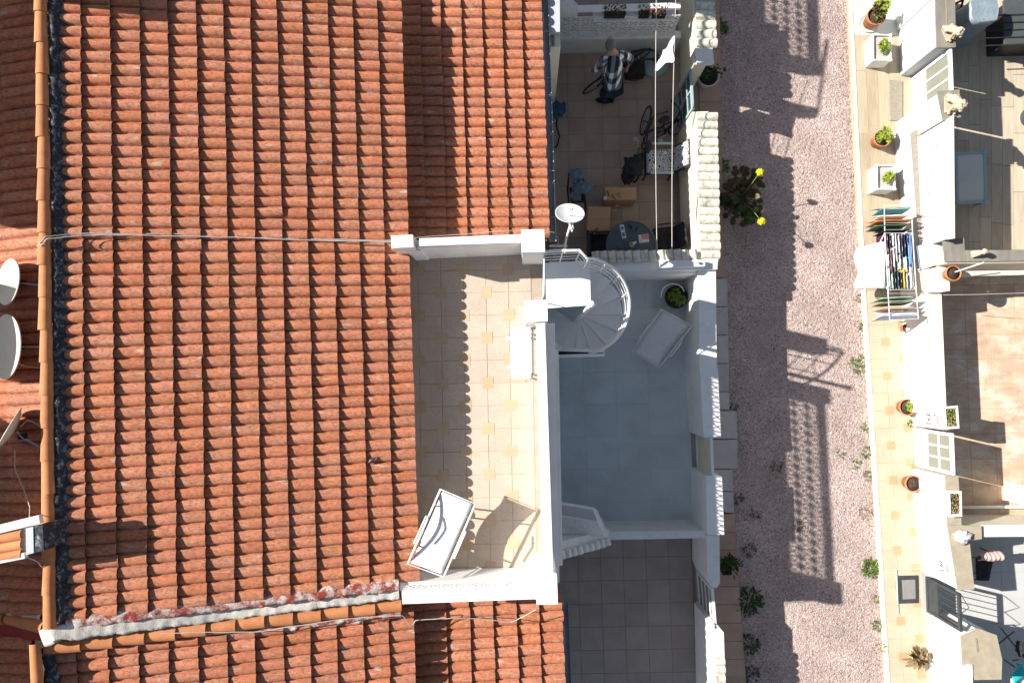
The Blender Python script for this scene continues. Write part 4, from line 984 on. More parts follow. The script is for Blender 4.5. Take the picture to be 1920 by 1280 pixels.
def bicycle(label, rear, front, z, lean, m=None, loaded=False, group=None, yaw_bar=0, parts='all', wr=.26):
    """rear and front: ground pixel positions of the wheel contacts; lean in radians to the left"""
    A = P(*rear, z); B = P(*front, z); d = (B-A); L = d.length; d.normalize(); s = Vector((-d.y, d.x, 0)); up = Vector((0, 0, 1))
    u2 = (up*math.cos(lean)+s*math.sin(lean)); s2 = (s*math.cos(lean)-up*math.sin(lean))
    t = thing('bicycle', label, 'bicycle', A, group); Q = lambda x, y, h: A+d*x+s2*y+u2*h; m = m or M['black']
    for nm, x in (('rear_wheel', 0), ('front_wheel', L)):
        b = MB(); b.tube([Q(x+wr*math.cos(a), 0, wr+wr*math.sin(a)) for a in [k*math.pi/14 for k in range(28)]], .018, 6, closed=True)
        wh = b.build(nm, M['rubber'], t)
        b = MB(); 
        for k in range(9): a = k*math.pi/9; b.tube([Q(x-wr*.92*math.cos(a), 0, wr-wr*.92*math.sin(a)), Q(x+wr*.92*math.cos(a), 0, wr+wr*.92*math.sin(a))], .002, 3)
        b.tube([Q(x, -.06, wr), Q(x, .06, wr)], .02, 8); b.tube([Q(x+wr*.9*math.cos(a), 0, wr+wr*.9*math.sin(a)) for a in [k*math.pi/14 for k in range(28)]], .008, 4, closed=True)
        b.build('spokes', M['steel'], wh)
    bb = Q(L*.42, 0, wr); hs = Q(L*.84, 0, wr*2.35); st_ = Q(L*.30, 0, wr*2.1)
    f = MB(); f.tube([bb, st_], .018, 7); f.tube([bb, hs], .022, 7); f.tube([st_, hs-u2*.06], .018, 7)
    for k in (-1, 1): f.tube([Q(0, k*.05, wr), bb+s2*k*.03], .010, 5); f.tube([Q(0, k*.05, wr), st_], .009, 5); f.tube([Q(L, k*.05, wr), hs-u2*.06+s2*k*.035], .013, 5)
    f.build('frame', m, t)
    MB().blob(st_+u2*.16, (.12, .07, .03), .1, 2, M=Matrix((d, s2, u2)).transposed()).tube([st_, st_+u2*.15], .013, 6).build('saddle', M['rubber'], t)
    hb = hs+u2*.16; ca, sa = math.cos(yaw_bar), math.sin(yaw_bar); e = s2*ca+d*sa; e2 = d*ca-s2*sa
    hbm = MB().tube([hs, hb+e2*.03], .013, 6).tube([hb-e*.28-e2*.05, hb-e*.12+e2*.02, hb+e2*.04, hb+e*.12+e2*.02, hb+e*.28-e2*.05], .012, 6).build('handlebar', M['black'], t)
    for k in (-1, 1): MB().tube([hb+e*.19*k-e2*.02, hb+e*.29*k-e2*.055], .019, 7).build('grip', M['rubber'], hbm)
    c_ = MB(); c_.tube([bb+s2*.04+d*.09*math.cos(a)+u2*.09*math.sin(a) for a in [k*math.pi/8 for k in range(16)]], .006, 4, closed=True)
    for k in (-1, 1): c_.bar(bb+s2*k*.07, bb+s2*k*.08+d*k*.15-u2*.03, .02, .02); c_.box(bb+s2*k*.13+d*k*.15-u2*.03, (.08, .08, .02), math.atan2(d.y, d.x))
    c_.build('crank', M['steel'], t)
    return t
bicycle('black bicycle being worked on by the person, its handlebar towards the gutter', (1192, 118), (1112, 168), ZF, .10, yaw_bar=.5)
bicycle('black bicycle standing diagonally in the middle of the brown courtyard', (1187, 322), (1202, 235), ZF, -.18, yaw_bar=-.9)
bicycle('small bicycle leaning on the fence wall behind the patterned chair', (1226, 268), (1272, 250), ZF, .30, yaw_bar=.2, wr=.22)
t = thing('exercise_rings', 'black curved bike rack with long tube arms standing beside the parasol base', 'bike rack', P(1210, 105, ZF))
MB().tube([P(1168, 108, .55), P(1186, 98, .75), P(1210, 92, .85), P(1228, 96, .85), P(1233, 112, .6)], .022, 7).build('upper_arm', M['black'], t)
MB().tube([P(1175, 122, .5), P(1200, 112, .6), P(1236, 110, .6)], .020, 7).build('lower_arm', M['black'], t)
MB().tube([P(1233, 112, .6), P(1228, 122, ZF)], .02, 7).build('foot', M['black'], t); t.name = 'bike_rack'

# chair with patterned cushion
def scroll_fabric():
    m = mat('scroll_print_fabric', (.62, .63, .66), (.58, .59, .62), 5, .9, .1, 200); nt = m.node_tree; L = nt.links.new; B = nt.nodes['Principled BSDF']
    g = _n(nt, 'ShaderNodeNewGeometry'); v = _n(nt, 'ShaderNodeTexVoronoi'); v.inputs['Scale'].default_value = 11; L(g.outputs['Position'], v.inputs['Vector'])
    mu = _n(nt, 'ShaderNodeMath', operation='MULTIPLY'); mu.inputs[1].default_value = 24; L(v.outputs['Distance'], mu.inputs[0])
    si = _n(nt, 'ShaderNodeMath', operation='SINE'); L(mu.outputs[0], si.inputs[0]); gt = _n(nt, 'ShaderNodeMath', operation='GREATER_THAN'); gt.inputs[1].default_value = .35; L(si.outputs[0], gt.inputs[0])
    x = _n(nt, 'ShaderNodeMix', data_type='RGBA'); x.inputs[6].default_value = (.60, .61, .64, 1); x.inputs[7].default_value = (.03, .035, .05, 1); L(gt.outputs[0], x.inputs[0]); L(x.outputs[2], B.inputs['Base Color']); return m
M['scroll'] = scroll_fabric()
t = thing('garden_chair', 'black garden chair with grey armrests and black and white scroll pattern cushion', 'chair', P(1240, 305, ZF))
c = P(1236, 303, .52); MB().grid(lambda u, v: c+Vector(((u-.5)*.48, (v-.5)*.42, .02*math.sin(math.pi*u)*math.sin(math.pi*v)+.02)), 8, 8).build('seat_cushion', M['scroll'], t, thick=.05)
e = P(1262, 300, .60); MB().grid(lambda u, v: e+Vector((.02+.16*u, (v-.5)*.42, .42*u+.02*math.sin(math.pi*v))), 6, 8).build('back_cushion', M['scroll'], t, thick=.05)
MB().box(c+Vector((-.01, 0, -.03)), (.52, .47, .03)).build('seat_frame', M['black'], t)
MB().bar(e+Vector((.03, 0, 0)), e+Vector((.22, 0, .44)), .50, .03, up=Vector((1, 0, 0)) if False else Vector((0, 0, 1))).build('back_frame', M['black'], t)
for s_ in (-1, 1): MB().bar(c+Vector((-.20, s_*.27, .20)), c+Vector((.22, s_*.27, .20)), .045, .025).build('armrest', M['sky_paint'], t, bevel=.006)
for x_, y_ in ((-.22, -.21), (-.22, .21), (.22, -.21), (.22, .21)):
    MB().tube([c+Vector((x_, y_, -.03)), Vector((c.x+x_*1.1, c.y+y_*1.1, ZF))], .016, 6).build('leg', M['black'], t)
# black jacket / bag over bicycle and chair
b = MB().blob(P(1188, 312, .62), (.17, .20, .10), .30, 3, seed=2); b.blob(P(1178, 330, .50), (.11, .15, .10), .35, 3, seed=5)
tag(b.build('black_bag', M['black_cloth']), 'crumpled black bag hanging over the bicycle next to the patterned chair', 'bag')
t = thing('stroller', 'black folded trolley under the grey jacket by the satellite dish', 'trolley', P(1080, 360, ZF))
MB().tube([P(1067, 322, .75), P(1064, 360, .7), P(1070, 400, .2)], .018, 6).build('tube_frame', M['black'], t)
MB().tube([P(1092, 322, .75), P(1096, 360, .6), P(1098, 400, .2)], .018, 6).build('tube_frame', M['black'], t)
MB().box(P(1082, 365, .55), (.26, .30, .06), .1).build('tray', M['black_cloth'], t, bevel=.02); t.name = 'folding_trolley'
M['grey_jacket'] = mat('blue_grey_cloth', (.16, .22, .28), (.11, .16, .21), 8, .9, .6, 40, bdist=.03)
b = MB().blob(P(1081, 327, .80), (.13, .10, .07), .35, 3, seed=12); b.blob(P(1091, 352, .76), (.17, .12, .08), .40, 3, seed=14, freq=3); b.blob(P(1080, 366, .70), (.10, .11, .06), .4, 3, seed=15)
tag(b.build('grey_jacket', M['grey_jacket']), 'crumpled blue grey jacket thrown over the folding trolley', 'jacket')
M['blue_cloth'] = mat('navy_cloth', (.035, .08, .14), (.025, .06, .10), 8, .9, .6, 40, bdist=.02)
b = MB().blob(P(1046, 206, .5), (.13, .16, .08), .35, 3, seed=22); tag(b.build('blue_jacket', M['blue_cloth']), 'dark blue crumpled cloth lying by the gutter wall', 'cloth')
b = MB().tube([P(1047, 215, .25), P(1043, 232, .2), P(1044, 240, .2), P(1049, 256, .2), P(1044, 275, .2), P(1036, 278, .2)], .016, 6)
tag(b.build('black_hose', M['rubber']), 'black curved hose below the dark blue cloth', 'hose')
# cardboard boxes
def carton(label, c, size, rz):
    t = thing('cardboard_box', label, 'box', (c.x, c.y, c.z)); sx, sy, sz = size
    MB().box(c+Vector((0, 0, sz/2)), size, rz).build('box', M['card'], t, bevel=.004)
    R = Matrix.Rotation(rz, 3, 'Z')
    for s_ in (-1, 1): MB().box(c+R @ Vector((0, s_*sy*.25, sz+.004)), (sx*.99, sy*.485, .004), rz+.004*s_).build('flap', M['card'], t)
    return t
M['tape'] = mat('white_tape', (.6, .6, .6), None, 5, .5, 0)
cb = carton('cardboard box with pens and a small jar lying on it', P(1157, 378, ZF)+Vector((0, .02, 0)), (.56, .235, .50), -.0)
for x_, y_, z_ in ((1157, 385, .54), (1153, 393.5, .34)): MB().lathe(P(x_, y_, z_)+Vector((0, -.006, 0)), [(.034, 0), (.034, .006)], 12, M=Matrix.Rotation(math.pi/2, 3, 'X')).build('hand_hole', M['tape'], cb)
M['pinkthing'] = solid('pink_handle', (.35, .12, .12)); M['jar'] = solid('jar_plastic', (.45, .55, .68), .3); M['navy'] = solid('navy_print', (.02, .02, .07))
tag(MB().lathe(P(1134, 372, .615), [(.03, 0), (.035, .01), (.035, .03), (.02, .035)], 14).build('small_jar', M['jar']), 'small round blue and white jar on the left end of the cardboard box', 'jar')
tag(MB().tube([P(1139, 358, .615), P(1142, 368, .615)], .009, 6).build('marker_pen', M['black']), 'upper dark marker pen lying beside the jar on the box', 'pen')
tag(MB().tube([P(1147, 365, .615), P(1153, 373, .615)], .008, 6).build('screwdriver', M['black']), 'dark screwdriver lying in the middle of the cardboard box', 'tool')
tag(MB().blob(P(1163, 366, .62), (.045, .05, .012), .4, 2, seed=8).build('crumpled_film', M['card']), 'crumpled clear wrapping on the right half of the cardboard box', 'wrapping')
carton('larger flat cardboard box with a pair of pliers on it beside the satellite dish', P(1118, 421, ZF), (.42, .46, .46), -.03)
t = thing('pliers', 'black pliers lying on the larger cardboard box', 'tool', P(1113, 434, .575))
MB().tube([P(1121, 427, .578), P(1112, 436, .578), P(1106, 439, .578)], .010, 6).build('handle', M['black'], t); MB().tube([P(1116, 439, .578), P(1112, 434, .578), P(1108, 431, .578)], .009, 6).build('jaw', M['steel'], t)
# round table with papers
t = thing('round_table', 'round blue grey garden table covered in papers below the cardboard boxes', 'table', P(1183, 450, ZF))
c = P(1183, 460, .72); RT = .455
MB().lathe(c, [(.001, -.02), (RT-.01, -.02), (RT, -.012), (RT, .006), (RT-.012, .012), (RT-.028, .012), (RT-.034, .004), (.001, .004)], 40, smooth=False).build('table_top', mat('blue_grey_table_plastic', (.075, .10, .12), (.065, .088, .105), 5, .4, .05), t)
for k in range(4):
    a = .6+k*math.pi/2; MB().tube([c+Vector((math.cos(a)*RT*.7, math.sin(a)*RT*.7, -.02)), Vector((c.x+math.cos(a)*RT*.85, c.y+math.sin(a)*RT*.85, ZF))], .018, 7).build('leg', M['sky_paint'], t)
def sheet(name, label, cat, cen, z, w_, h_, rz, base, marks):
    """a printed sheet: paper with flat printed patches"""
    c = P(*cen, z); t = thing(name, label, cat, c); R = Matrix.Rotation(rz, 4, 'Z')
    MB().box(None, (w_, h_, .002), M=Matrix.Translation(c) @ R).build('paper', base, t)
    for k, (x_, y_, a_, b_, mm) in enumerate(marks):
        MB().box(None, (w_*a_, h_*b_, .0012), M=Matrix.Translation(c+Vector((0, 0, .002+.0004*k))) @ R @ Matrix.Translation((w_*x_, h_*y_, 0))).build('print', mm, t)
M['paper'] = mat('printed_paper', (.60, .63, .70), (.56, .59, .66), 5, .7, 0); M['printblue'] = solid('blue_print', (.10, .14, .32)); M['printorange'] = solid('orange_print', (.62, .24, .12))
sheet('leaflet', 'narrow white leaflet with two blue printed blocks on the round table', 'leaflet', (1168, 434), .730, .075, .25, .20, M['paper'], [(0, .25, .6, .25, M['printblue']), (0, -.22, .65, .3, M['printblue'])])
sheet('magazine', 'white brochure with an orange picture on the right of the round table', 'magazine', (1207, 447), .730, .18, .15, .12, M['paper'], [(.12, .17, .72, .6, M['printorange']), (-.28, -.12, .25, .5, M['jar'])])
for (a_, b_, lb) in (((1179, 421), (1184, 428), 'first small dark screwdriver near the top of the round table'), ((1185, 423), (1183, 431), 'second small dark screwdriver crossing near the top of the round table'), ((1196, 425), (1192, 435), 'third dark screwdriver lying apart on the round table')):
    tag(MB().tube([P(*a_, .735), P(*b_, .735)], [.011, .005], 6).build('screwdriver', M['navy']), lb, 'tool')
t = thing('lamp', 'small cream spotlight lying at the lower edge of the round table', 'lamp', P(1184, 462, .73))
MB().lathe(P(1187, 457, .77), [(.012, -.09), (.018, -.06), (.032, 0), (.052, .05), (.046, .05), (.03, .0)], 14, M=Matrix.Rotation(-.9, 3, 'Y') @ Matrix.Rotation(.5, 3, 'X')).build('lamp_shade', mat('cream_enamel', (.55, .55, .42), None, 5, .4, 0), t)
MB().tube([P(1178, 465, .76), P(1162, 468, .74), P(1156, 463, .735)], .006, 5).build('cord', M['black'], t)
# black chairs around the table
def blackchair(label, x, y, rz, z=.45):
    c = P(x, y, z); t = thing('black_chair', label, 'chair', Vector((c.x, c.y, ZF)), None); R = Matrix.Translation(c) @ Matrix.Rotation(rz, 4, 'Z')
    MB().box(None, (.44, .44, .05), M=R).build('seat', M['black_cloth'], t, bevel=.02)
    MB().box(None, (.04, .44, .44), M=R @ Matrix.Translation((.22, 0, .25)) @ Matrix.Rotation(.18, 4, 'Y')).build('backrest', M['black_cloth'], t, bevel=.02)
    for s_ in (-1, 1): MB().tube([R @ Vector((.22, s_*.24, .2)), R @ Vector((-.16, s_*.24, .2)), R @ Vector((-.18, s_*.24, 0))], .013, 6).build('armrest', M['iron'], t)
    for a in (-1, 1):
        for b_ in (-1, 1): e_ = R @ Vector((a*.2, b_*.2, -.02)); MB().tube([e_, Vector((e_.x, e_.y, ZF))], .013, 6).build('leg', M['iron'], t)
blackchair('black chair in the corner between the round table and the beige fence wall', 1249, 448, 0.1)
blackchair('black chair left of the round table in front of the larger cardboard box', 1124, 462, math.pi)

# satellite dish on its bracket over the courtyard corner
def dish(name, label, c, rad, nrm, m, depth=.07, back=True):
    c = Vector(c); nrm = Vector(nrm).normalized(); Q = nrm.to_track_quat('Z', 'Y').to_matrix()
    t = thing('satellite_dish', label, 'satellite dish', c)
    prof = [(rad*k/8, depth*(k/8)**2) for k in range(1, 9)]
    b = MB(); b.lathe(c, [(.002, 0)]+prof+[(rad+.008, depth+.002), (rad+.008, depth-.012)]+[(r_, h_-.012) for r_, h_ in prof[::-1]], 32, M=Q); b.build('dish', m, t)
    return t, Q
t, Q = dish('satellite_dish', 'round pale satellite dish on a white bracket over the brown courtyard corner', P(1068, 404, 2.75), .215, (.05, .62, .80), M['dish_grey'], .05)
c = P(1068, 404, 2.75)
MB().tube([c+Q @ Vector((0, -.02, -.01)), P(1069, 424, 2.62), P(1062, 446, 2.5), P(1058, 466, 2.4)], .018, 8).build('mast', M['white_metal'], t)
MB().tube([P(1066, 414, 2.78), P(1071, 425, 2.72), P(1073, 434, 2.70)], .016, 6).tube([P(1073, 414, 2.78), P(1075, 430, 2.70)], .010, 6).build('clamp', M['white_metal'], t)
MB().tube([c+Q @ Vector((0, .0, 0)), c+Q @ Vector((.0, .19, .26))], .008, 5).blob(c+Q @ Vector((0, .19, .27)), (.03, .03, .03), .05, 2).build('feed_arm', M['white_metal'], t)
br = MB(); br.bar(P(1030, 461, 2.4), P(1064, 461, 2.4), .03, .03); br.bar(P(1030, 469, 2.4), P(1060, 469, 2.4), .03, .03); br.bar(P(1060, 458, 2.4), P(1059, 474, 2.4), .03, .03); br.build('bracket', M['white_metal'], t)
MB().tube([P(1030, 443, 2.5), P(1046, 444, 2.5), P(1047, 458, 2.45), P(1040, 462, 2.42)], .006, 5).build('cable', M['cable'], t)
# ---- dishes on the rear slope
for lb, x, y, z, r_, n_, hx in (('cream satellite dish, upper one of three at the left edge', 25, 530, 4.62, .285, (.80, .05, .62), (75, 535)),
                                ('largest cream satellite dish, middle one of three at the left edge', 20, 650, 4.62, .395, (.80, .0, .62), (78, 650)),
                                ('cream satellite dish seen edge on, lowest of three at the left edge', 26, 806, 4.74, .27, (-.74, .42, .50), (78, 838))):
    dn = Vector(n_); t, Q = dish('satellite_dish', lb, P(x, y, z), r_, (-n_[0]*.55, n_[1], .75) if lb[0] != 'c' or 'edge on' not in lb else n_, M['dish'], .06)
    e_ = P(hx[0], hx[1], Z_RIDGE-.05); c = P(x, y, z)
    MB().tube([e_, c+(e_-c)*.45+Vector((0, 0, .05)), c+(e_-c)*.1], .013, 6).build('mast', M['steel'], t)
    MB().box(c+(e_-c)*.35+Vector((0, 0, .02)), (.09, .07, .05), .2).build('bracket', M['black'], t)
# chimney at the left edge
ch = thing('chimney', 'white edged chimney with orange tiles set on it beside the ridge at the left edge', 'chimney', P(30, 1020, 4.2))
MB().prism(PP([(-40, 1000), (50, 990), (80, 986), (82, 1030), (50, 1040), (-40, 1062)], 5.0), 3.6, 5.0).build('shaft', M['white_worn'], ch, bevel=.01)
MB().bar(P(-40, 1001, 5.04), P(78, 972, 5.04), .10, .07).build('rim', M['white_worn'], ch, bevel=.01); MB().bar(P(-40, 1058, 5.04), P(50, 1040, 5.04), .07, .06).build('rim', M['white_worn'], ch, bevel=.01)
for k, y in enumerate((1008, 1026, 1044)): barrel(MB(), P(-50, y+10, 5.02), P(44, y-6, 5.02), .055, .065, n=8).build('tile', M['tile_cap'], ch)
MB().prism(PP([(48, 990), (62, 987), (63, 1036), (49, 1040)], 5.07), 4.9, 5.07).build('flashing', M['pale_grey'], ch); MB().prism(PP([(64, 986), (80, 984), (82, 1032), (66, 1035)], 5.06), 4.6, 5.06).build('flashing', M['tar'], ch)
# a second chimney just beyond the top edge, seen by its shadow on the big roof
ch2 = thing('chimney', 'white chimney on the ridge just beyond the top left corner', 'chimney', P(20, -60, 4.2))
MB().prism(PP([(-40, -110), (50, -118), (78, -120), (80, -70), (50, -66), (-40, -58)], 5.05), 3.6, 5.05).build('shaft', M['white_worn'], ch2, bevel=.01)
MB().prism(PP([(-46, -116), (84, -126), (86, -64), (-46, -52)], 5.12), 5.051, 5.12).build('rim', M['white_worn'], ch2, bevel=.01)
# cables
def cable(label, pts, r=.006, sag=0, m=None, n=6):
    q = []
    for a, c in zip(pts[:-1], pts[1:]): q += [a+(c-a)*k/n+Vector((0, random.uniform(-.006, .006), -sag*math.sin(math.pi*k/n))) for k in range(n)]
    q.append(pts[-1])
    for _ in range(2): q = [q[0]]+[v for a, c in zip(q[:-1], q[1:]) for v in (a*.75+c*.25, a*.25+c*.75)]+[q[-1]]
    return tag(MB().tube(q, r, 5).build('cable', m or M['cable']), label, 'cable')
random.seed(8)
def zroof(x): return Z_RIDGE+(Z_EAVE-Z_RIDGE)*(x-100)/650.+.085
cable('upper strand of pale cable lying across the big roof from ridge to terrace pillar', [P(70, 462, zroof(90)), P(84, 444, zroof(90)+.1), P(140, 438, zroof(140)), P(300, 438, zroof(300)), P(450, 444, zroof(450)), P(600, 449, zroof(600)), P(735, 451, zroof(735)+.15)], .007)
cable('lower strand of pale cable lying across the big roof from ridge to terrace pillar', [P(70, 470, zroof(90)), P(88, 448, zroof(90)+.1), P(160, 441, zroof(140)), P(320, 442, zroof(300)), P(460, 446, zroof(450)), P(610, 451, zroof(600)), P(735, 454, zroof(735)+.13)], .007)
cable('thin looping cable lying on the lower roof of the bottom house', [P(300, 1186, 4.32), P(480, 1184, 4.02), P(640, 1160, 3.75), P(755, 1152, 3.55), P(772, 1175, 3.35), P(779, 1162, 3.35), P(850, 1158, 3.3), P(900, 1160, 3.2), P(960, 1166, 3.1), P(1005, 1142, 3.3)], .006)
cable('thin cable along the north side of the terrace wall', [P(770, 446, 3.62), P(840, 441, 3.42), P(930, 434, 3.28), P(1010, 430, 3.1), P(1040, 436, 3.0)], .005)
cable('white cable dangling from the lowest left edge dish', [P(28, 845, 4.7), P(28, 880, 4.6), P(46, 920, 4.55), P(56, 950, 4.7), P(55, 975, 5.0)], .006)
cable('white cable from the middle left edge dish to the ridge', [P(28, 678, 4.7), P(50, 688, 4.62), P(78, 690, 4.66)], .006)
cable('white cable looping from the chimney to the ridge', [P(52, 1045, 5.0), P(70, 1052, 4.9), P(82, 1066, 4.75)], .006)
cable('white cable looping behind the lowest left edge dish', [P(38, 800, 4.75), P(52, 787, 4.7), P(70, 795, 4.65), P(78, 800, 4.66)], .006)

fl = MB(); e = P(696, 863, 3.62)
fl.grid(lambda u, v: e+Vector((-.05+.13*u, -.03+.08*u+(v-.5)*.05*math.sin(math.pi*min(1, u+.1)), .02*math.sin(u*4)+.012*math.sin(v*6))), 6, 3)
tag(fl.build('fallen_leaf', M['iron'], None, thick=.004), 'small dark leaf lying alone on the right part of the big roof', 'leaf')
# ================================================================ RIGHT ROW
ZR = .1
# pavement
pr = MB().prism(PP([(1589, -60), (1760, -60), (1780, 540), (1617, 540), (1600, 200)], ZR-.004), -.03, ZR-.004).build('pavement', M['tan_grout']); pr['kind'] = 'structure'
pr2 = MB().prism(PP([(1618, 541), (1780, 541), (1810, 1330), (1667, 1330)], ZR-.004), -.03, ZR-.004).build('tiled_pavement', M['tan_grout']); pr2['kind'] = 'structure'
MB().bar(P(1590, -60, .055), P(1618, 540, .055), .06, .11).build('kerb', M['white_worn'], pr, bevel=.006)
MB().bar(P(1618.5, 542, .055), P(1667, 1330, .055), .05, .11).build('kerb', M['cream'], pr2, bevel=.006)
slabs(pr, [[(1594, -50), (1640, -50), (1641, 8), (1595, 8)], [(1641, -50), (1720, -50), (1720, 8), (1642, 8)], [(1595, 9), (1641, 9), (1642, 66), (1598, 66)], [(1642, 9), (1700, 9), (1700, 66), (1643, 66)]], ZR, .02, M['white_slab'])
rr = random.Random(12)
def edgeL(y): return 1598+(y-68)*.042
for r_ in range(4):
    y = 68-rr.uniform(20, 90)
    while y < 540:
        ln = 118; y1 = min(y+ln, 541); y0 = max(y, 68)
        if y1-y0 > 8:
            x0 = 0 if r_ == 0 else 3+r_*21; x1 = 3+(r_+1)*21-.7
            MB().prism(PP([(edgeL(y0)+x0+(3 if r_ == 0 else 0), y0+.5), (edgeL(y0)+x1, y0+.5), (edgeL(y1)+x1, y1-.5), (edgeL(y1)+x0+(3 if r_ == 0 else 0), y1-.5)], ZR), ZR-.02, ZR).build('plank', M['plank'], pr, bevel=.002)
        y += ln
ux, uy = axes(1655, 643, 1680, 1100, ZR)
tile_floor(pr2, P(1622.5, 546, ZR), ux, uy, 3, 24, .32, .004, ZR-.010, M['tan'], 'paving_tile', accent=.16, am=M['orange_accent'], keep=lambda x, y: x > 1628+.066*(y-542), th=.0105)
# drain cover
dc = thing('drain_cover', 'grey rectangular drain cover with dark frame set in the tan pavement', 'drain cover', P(1703, 1105, ZR))
MB().prism(PP([(1684, 1079), (1722, 1078), (1723, 1130), (1686, 1131)], ZR+.012), ZR-.01, ZR+.012).build('frame', M['iron'], dc, bevel=.003)
MB().prism(PP([(1691, 1087), (1716, 1086), (1717, 1122), (1693, 1123)], ZR+.017), ZR, ZR+.017).build('lid', M['lid'], dc, bevel=.004)
MB().bar(P(1680, 1066, ZR+.01), P(1725, 1066, ZR+.01), .012, .015).build('border_strip', M['white_slab'], dc); MB().bar(P(1681, 1066, ZR+.012), P(1684, 1150, ZR+.012), .012, .015).build('border_strip', M['white_slab'], dc)

# ---- courtyards of the right row
o = MB().prism(PP([(1700, -60), (2050, -60), (2050, 470), (1710, 470)], ZR), -.03, ZR).build('planked_courtyard', M['plank_grey']); o['kind'] = 'structure'
rr = random.Random(4)
for r_ in range(11):
    y = -60-rr.uniform(0, 90)
    while y < 468:
        y1 = min(y+110, 468)
        if y1-y > 10: x0 = 1712+r_*21; MB().prism(PP([(x0, y+.5), (x0+20.4, y+.5), (x0+20.4, y1-.5), (x0, y1-.5)], ZR+.012), ZR-.005, ZR+.012).build('plank', M['plank_grey'], o, bevel=.002)
        y += 110
floor('stone_tiled_courtyard', [(1700, 500), (2050, 490), (2060, 975), (1725, 975)], ZR+.012, M['terra_grout'], M['terracotta'], 'floor_tile', (1765, 540), (1781, 940), ((1712, 490), 8, 11), .46, gap=.005)
floor('grey_tiled_courtyard', [(1730, 980), (2060, 980), (2070, 1340), (1745, 1340)], ZR+.012, M['slab_grey'], M['grey_floor'], 'floor_tile', (1800, 1010), (1812, 1280), ((1730, 978), 8, 8), .46, gap=.004)

# ---- walls, from the top of the photo downwards
wr0 = wall('fence_wall', 'dazzling white fence wall in the top right corner behind the largest potted succulent', 'fence', [('wall', [(1748, -80), (1792, -80), (1792, -8), (1752, -8)], 1.3, M['white'])], M['white'])
wr1 = wall('gate_pier', 'pale grey gate pier with two columns of raised letters and a stone capping', 'wall',
           [('pier', [(1753, -7), (1789, -7), (1791, 87), (1757, 87)], 1.27, M['pale_grey']), ('coping', [(1752, -70), (1790, -70), (1792, 89), (1757, 90)], 1.31, M['grey_stone'], 1.271)], M['pale_grey'])
MB().bar(P(1773, -60, 1.315), P(1775, 60, 1.315), .006, .006).build('joint', M['tan_grout'], wr1)
# raised lettering, worn past reading
rr = random.Random(2); L0 = P(1753, -7, 1.27); L1 = P(1757, 87, 1.27); dd = (L1-L0).normalized(); nn_ = Vector((dd.y, -dd.x, 0));
if nn_.x > 0: nn_ = -nn_
for row, (z_, t0, t1, n_) in enumerate(((.82, .25, .92, 9), (1.10, .35, .75, 6))):
    for k in range(n_):
        if row and k == 3: continue
        t_ = t0+(t1-t0)*k/(n_-1); p = L0+(L1-L0)*t_; c = Vector((p.x, p.y, z_))+nn_*.006; b = MB()
        for q in range(3): b.bar(c+dd*rr.uniform(-.025, .025)+Vector((0, 0, rr.uniform(-.035, .035))), c+dd*rr.uniform(-.025, .025)+Vector((0, 0, rr.uniform(-.035, .035))), .012, .012)
        b.build('raised_letter', M['white'], wr1)
MB().prism(PP([(1668, 150), (1692, 152), (1692, 226), (1670, 226)], ZR+.02), .0, ZR+.02).build('threshold', M['wood_ledge'], wr1)
wr2 = wall('fence_wall', 'stepped white fence wall of the planked courtyard with wood look ledge and cream top', 'fence',
           [('lower_wall', [(1709, 228), (1760, 215), (1760, 456), (1734, 458)], .72, M['pale_grey']),
            ('wall', [(1765, 232), (1788, 216), (1790, 446), (1775, 448)], 1.45, M['white'], .72)], M['white'])
MB().slab(PP([(1708, 250), (1723, 240), (1750, 218), (1760, 222), (1728, 252), (1738, 457), (1724, 459)], .745), .024).build('ledge', M['wood_ledge'], wr2)
MB().slab(PP([(1774, 226), (1789, 214), (1791, 447), (1777, 449)], 1.475), .024).build('coping', M['cream'], wr2, bevel=.005)
wall('gate_pier', 'small white pier carrying the second stone lion south of the white gate', 'wall',
     [('pier', [(1757, 177), (1797, 173), (1799, 216), (1762, 228)], 1.38, M['white']), ('coping', [(1757, 171), (1799, 168), (1802, 220), (1768, 226)], 1.41, M['grey_stone'], 1.381)], M['white'])
M['white_spot'] = M['white']
rr = random.Random(6)
b = MB()
for k in range(16):
    t_ = rr.random(); z_ = rr.uniform(.85, 1.35); a_, c_ = P(1765, 232, 1.45), P(1775, 448, 1.45); p = a_+(c_-a_)*(.1+.85*((k//4)/4+.03*(k % 4))); b.box((p.x-.003, p.y, .85+.15*(k % 4)), (.008, .022, .022))
b.build('stud', M['iron'], wr2)
# cross wall between planked and stone tiled courtyards
wr3 = wall('dividing_wall', 'dividing wall with grey stone top and cream flank between planked and stone tiled courtyards', 'wall',
           [('wall', [(1770, 470), (2060, 470), (2060, 490), (1772, 494)], 1.26, M['cream']), ('coping', [(1768, 447), (1808, 446), (1809, 469), (2060, 468), (2060, 487), (1772, 491)], 1.30, M['grey_stone'], 1.261),
            ('corner_pier', [(1734, 505), (1752, 502), (1770, 494), (1780, 494), (1781, 545), (1760, 548), (1741, 548)], 1.0, M['cream'])], M['cream'])
MB().prism(PP([(1727, 459), (1768, 449), (1770, 492), (1735, 504)], 1.02), 0, 1.02).build('corner', M['pale_grey'], wr3, bevel=.01)
MB().bar(P(1782, 514, .95), P(2060, 506, .95), .10, .05).build('lower_ledge', M['cream'], wr3, bevel=.006)
wr4 = wall('fence_wall', 'long cream fence wall with lichen stained top beside the stone tiled courtyard', 'fence',
           [('wall', [(1738, 548), (1764, 548), (1774, 776), (1744, 776)], .90, M['white'])], M['white'])
MB().prism(PP([(1738, 548), (1765, 548), (1775, 776), (1743, 776)], .925), .901, .925).build('coping', M['cream'], wr4, bevel=.006)
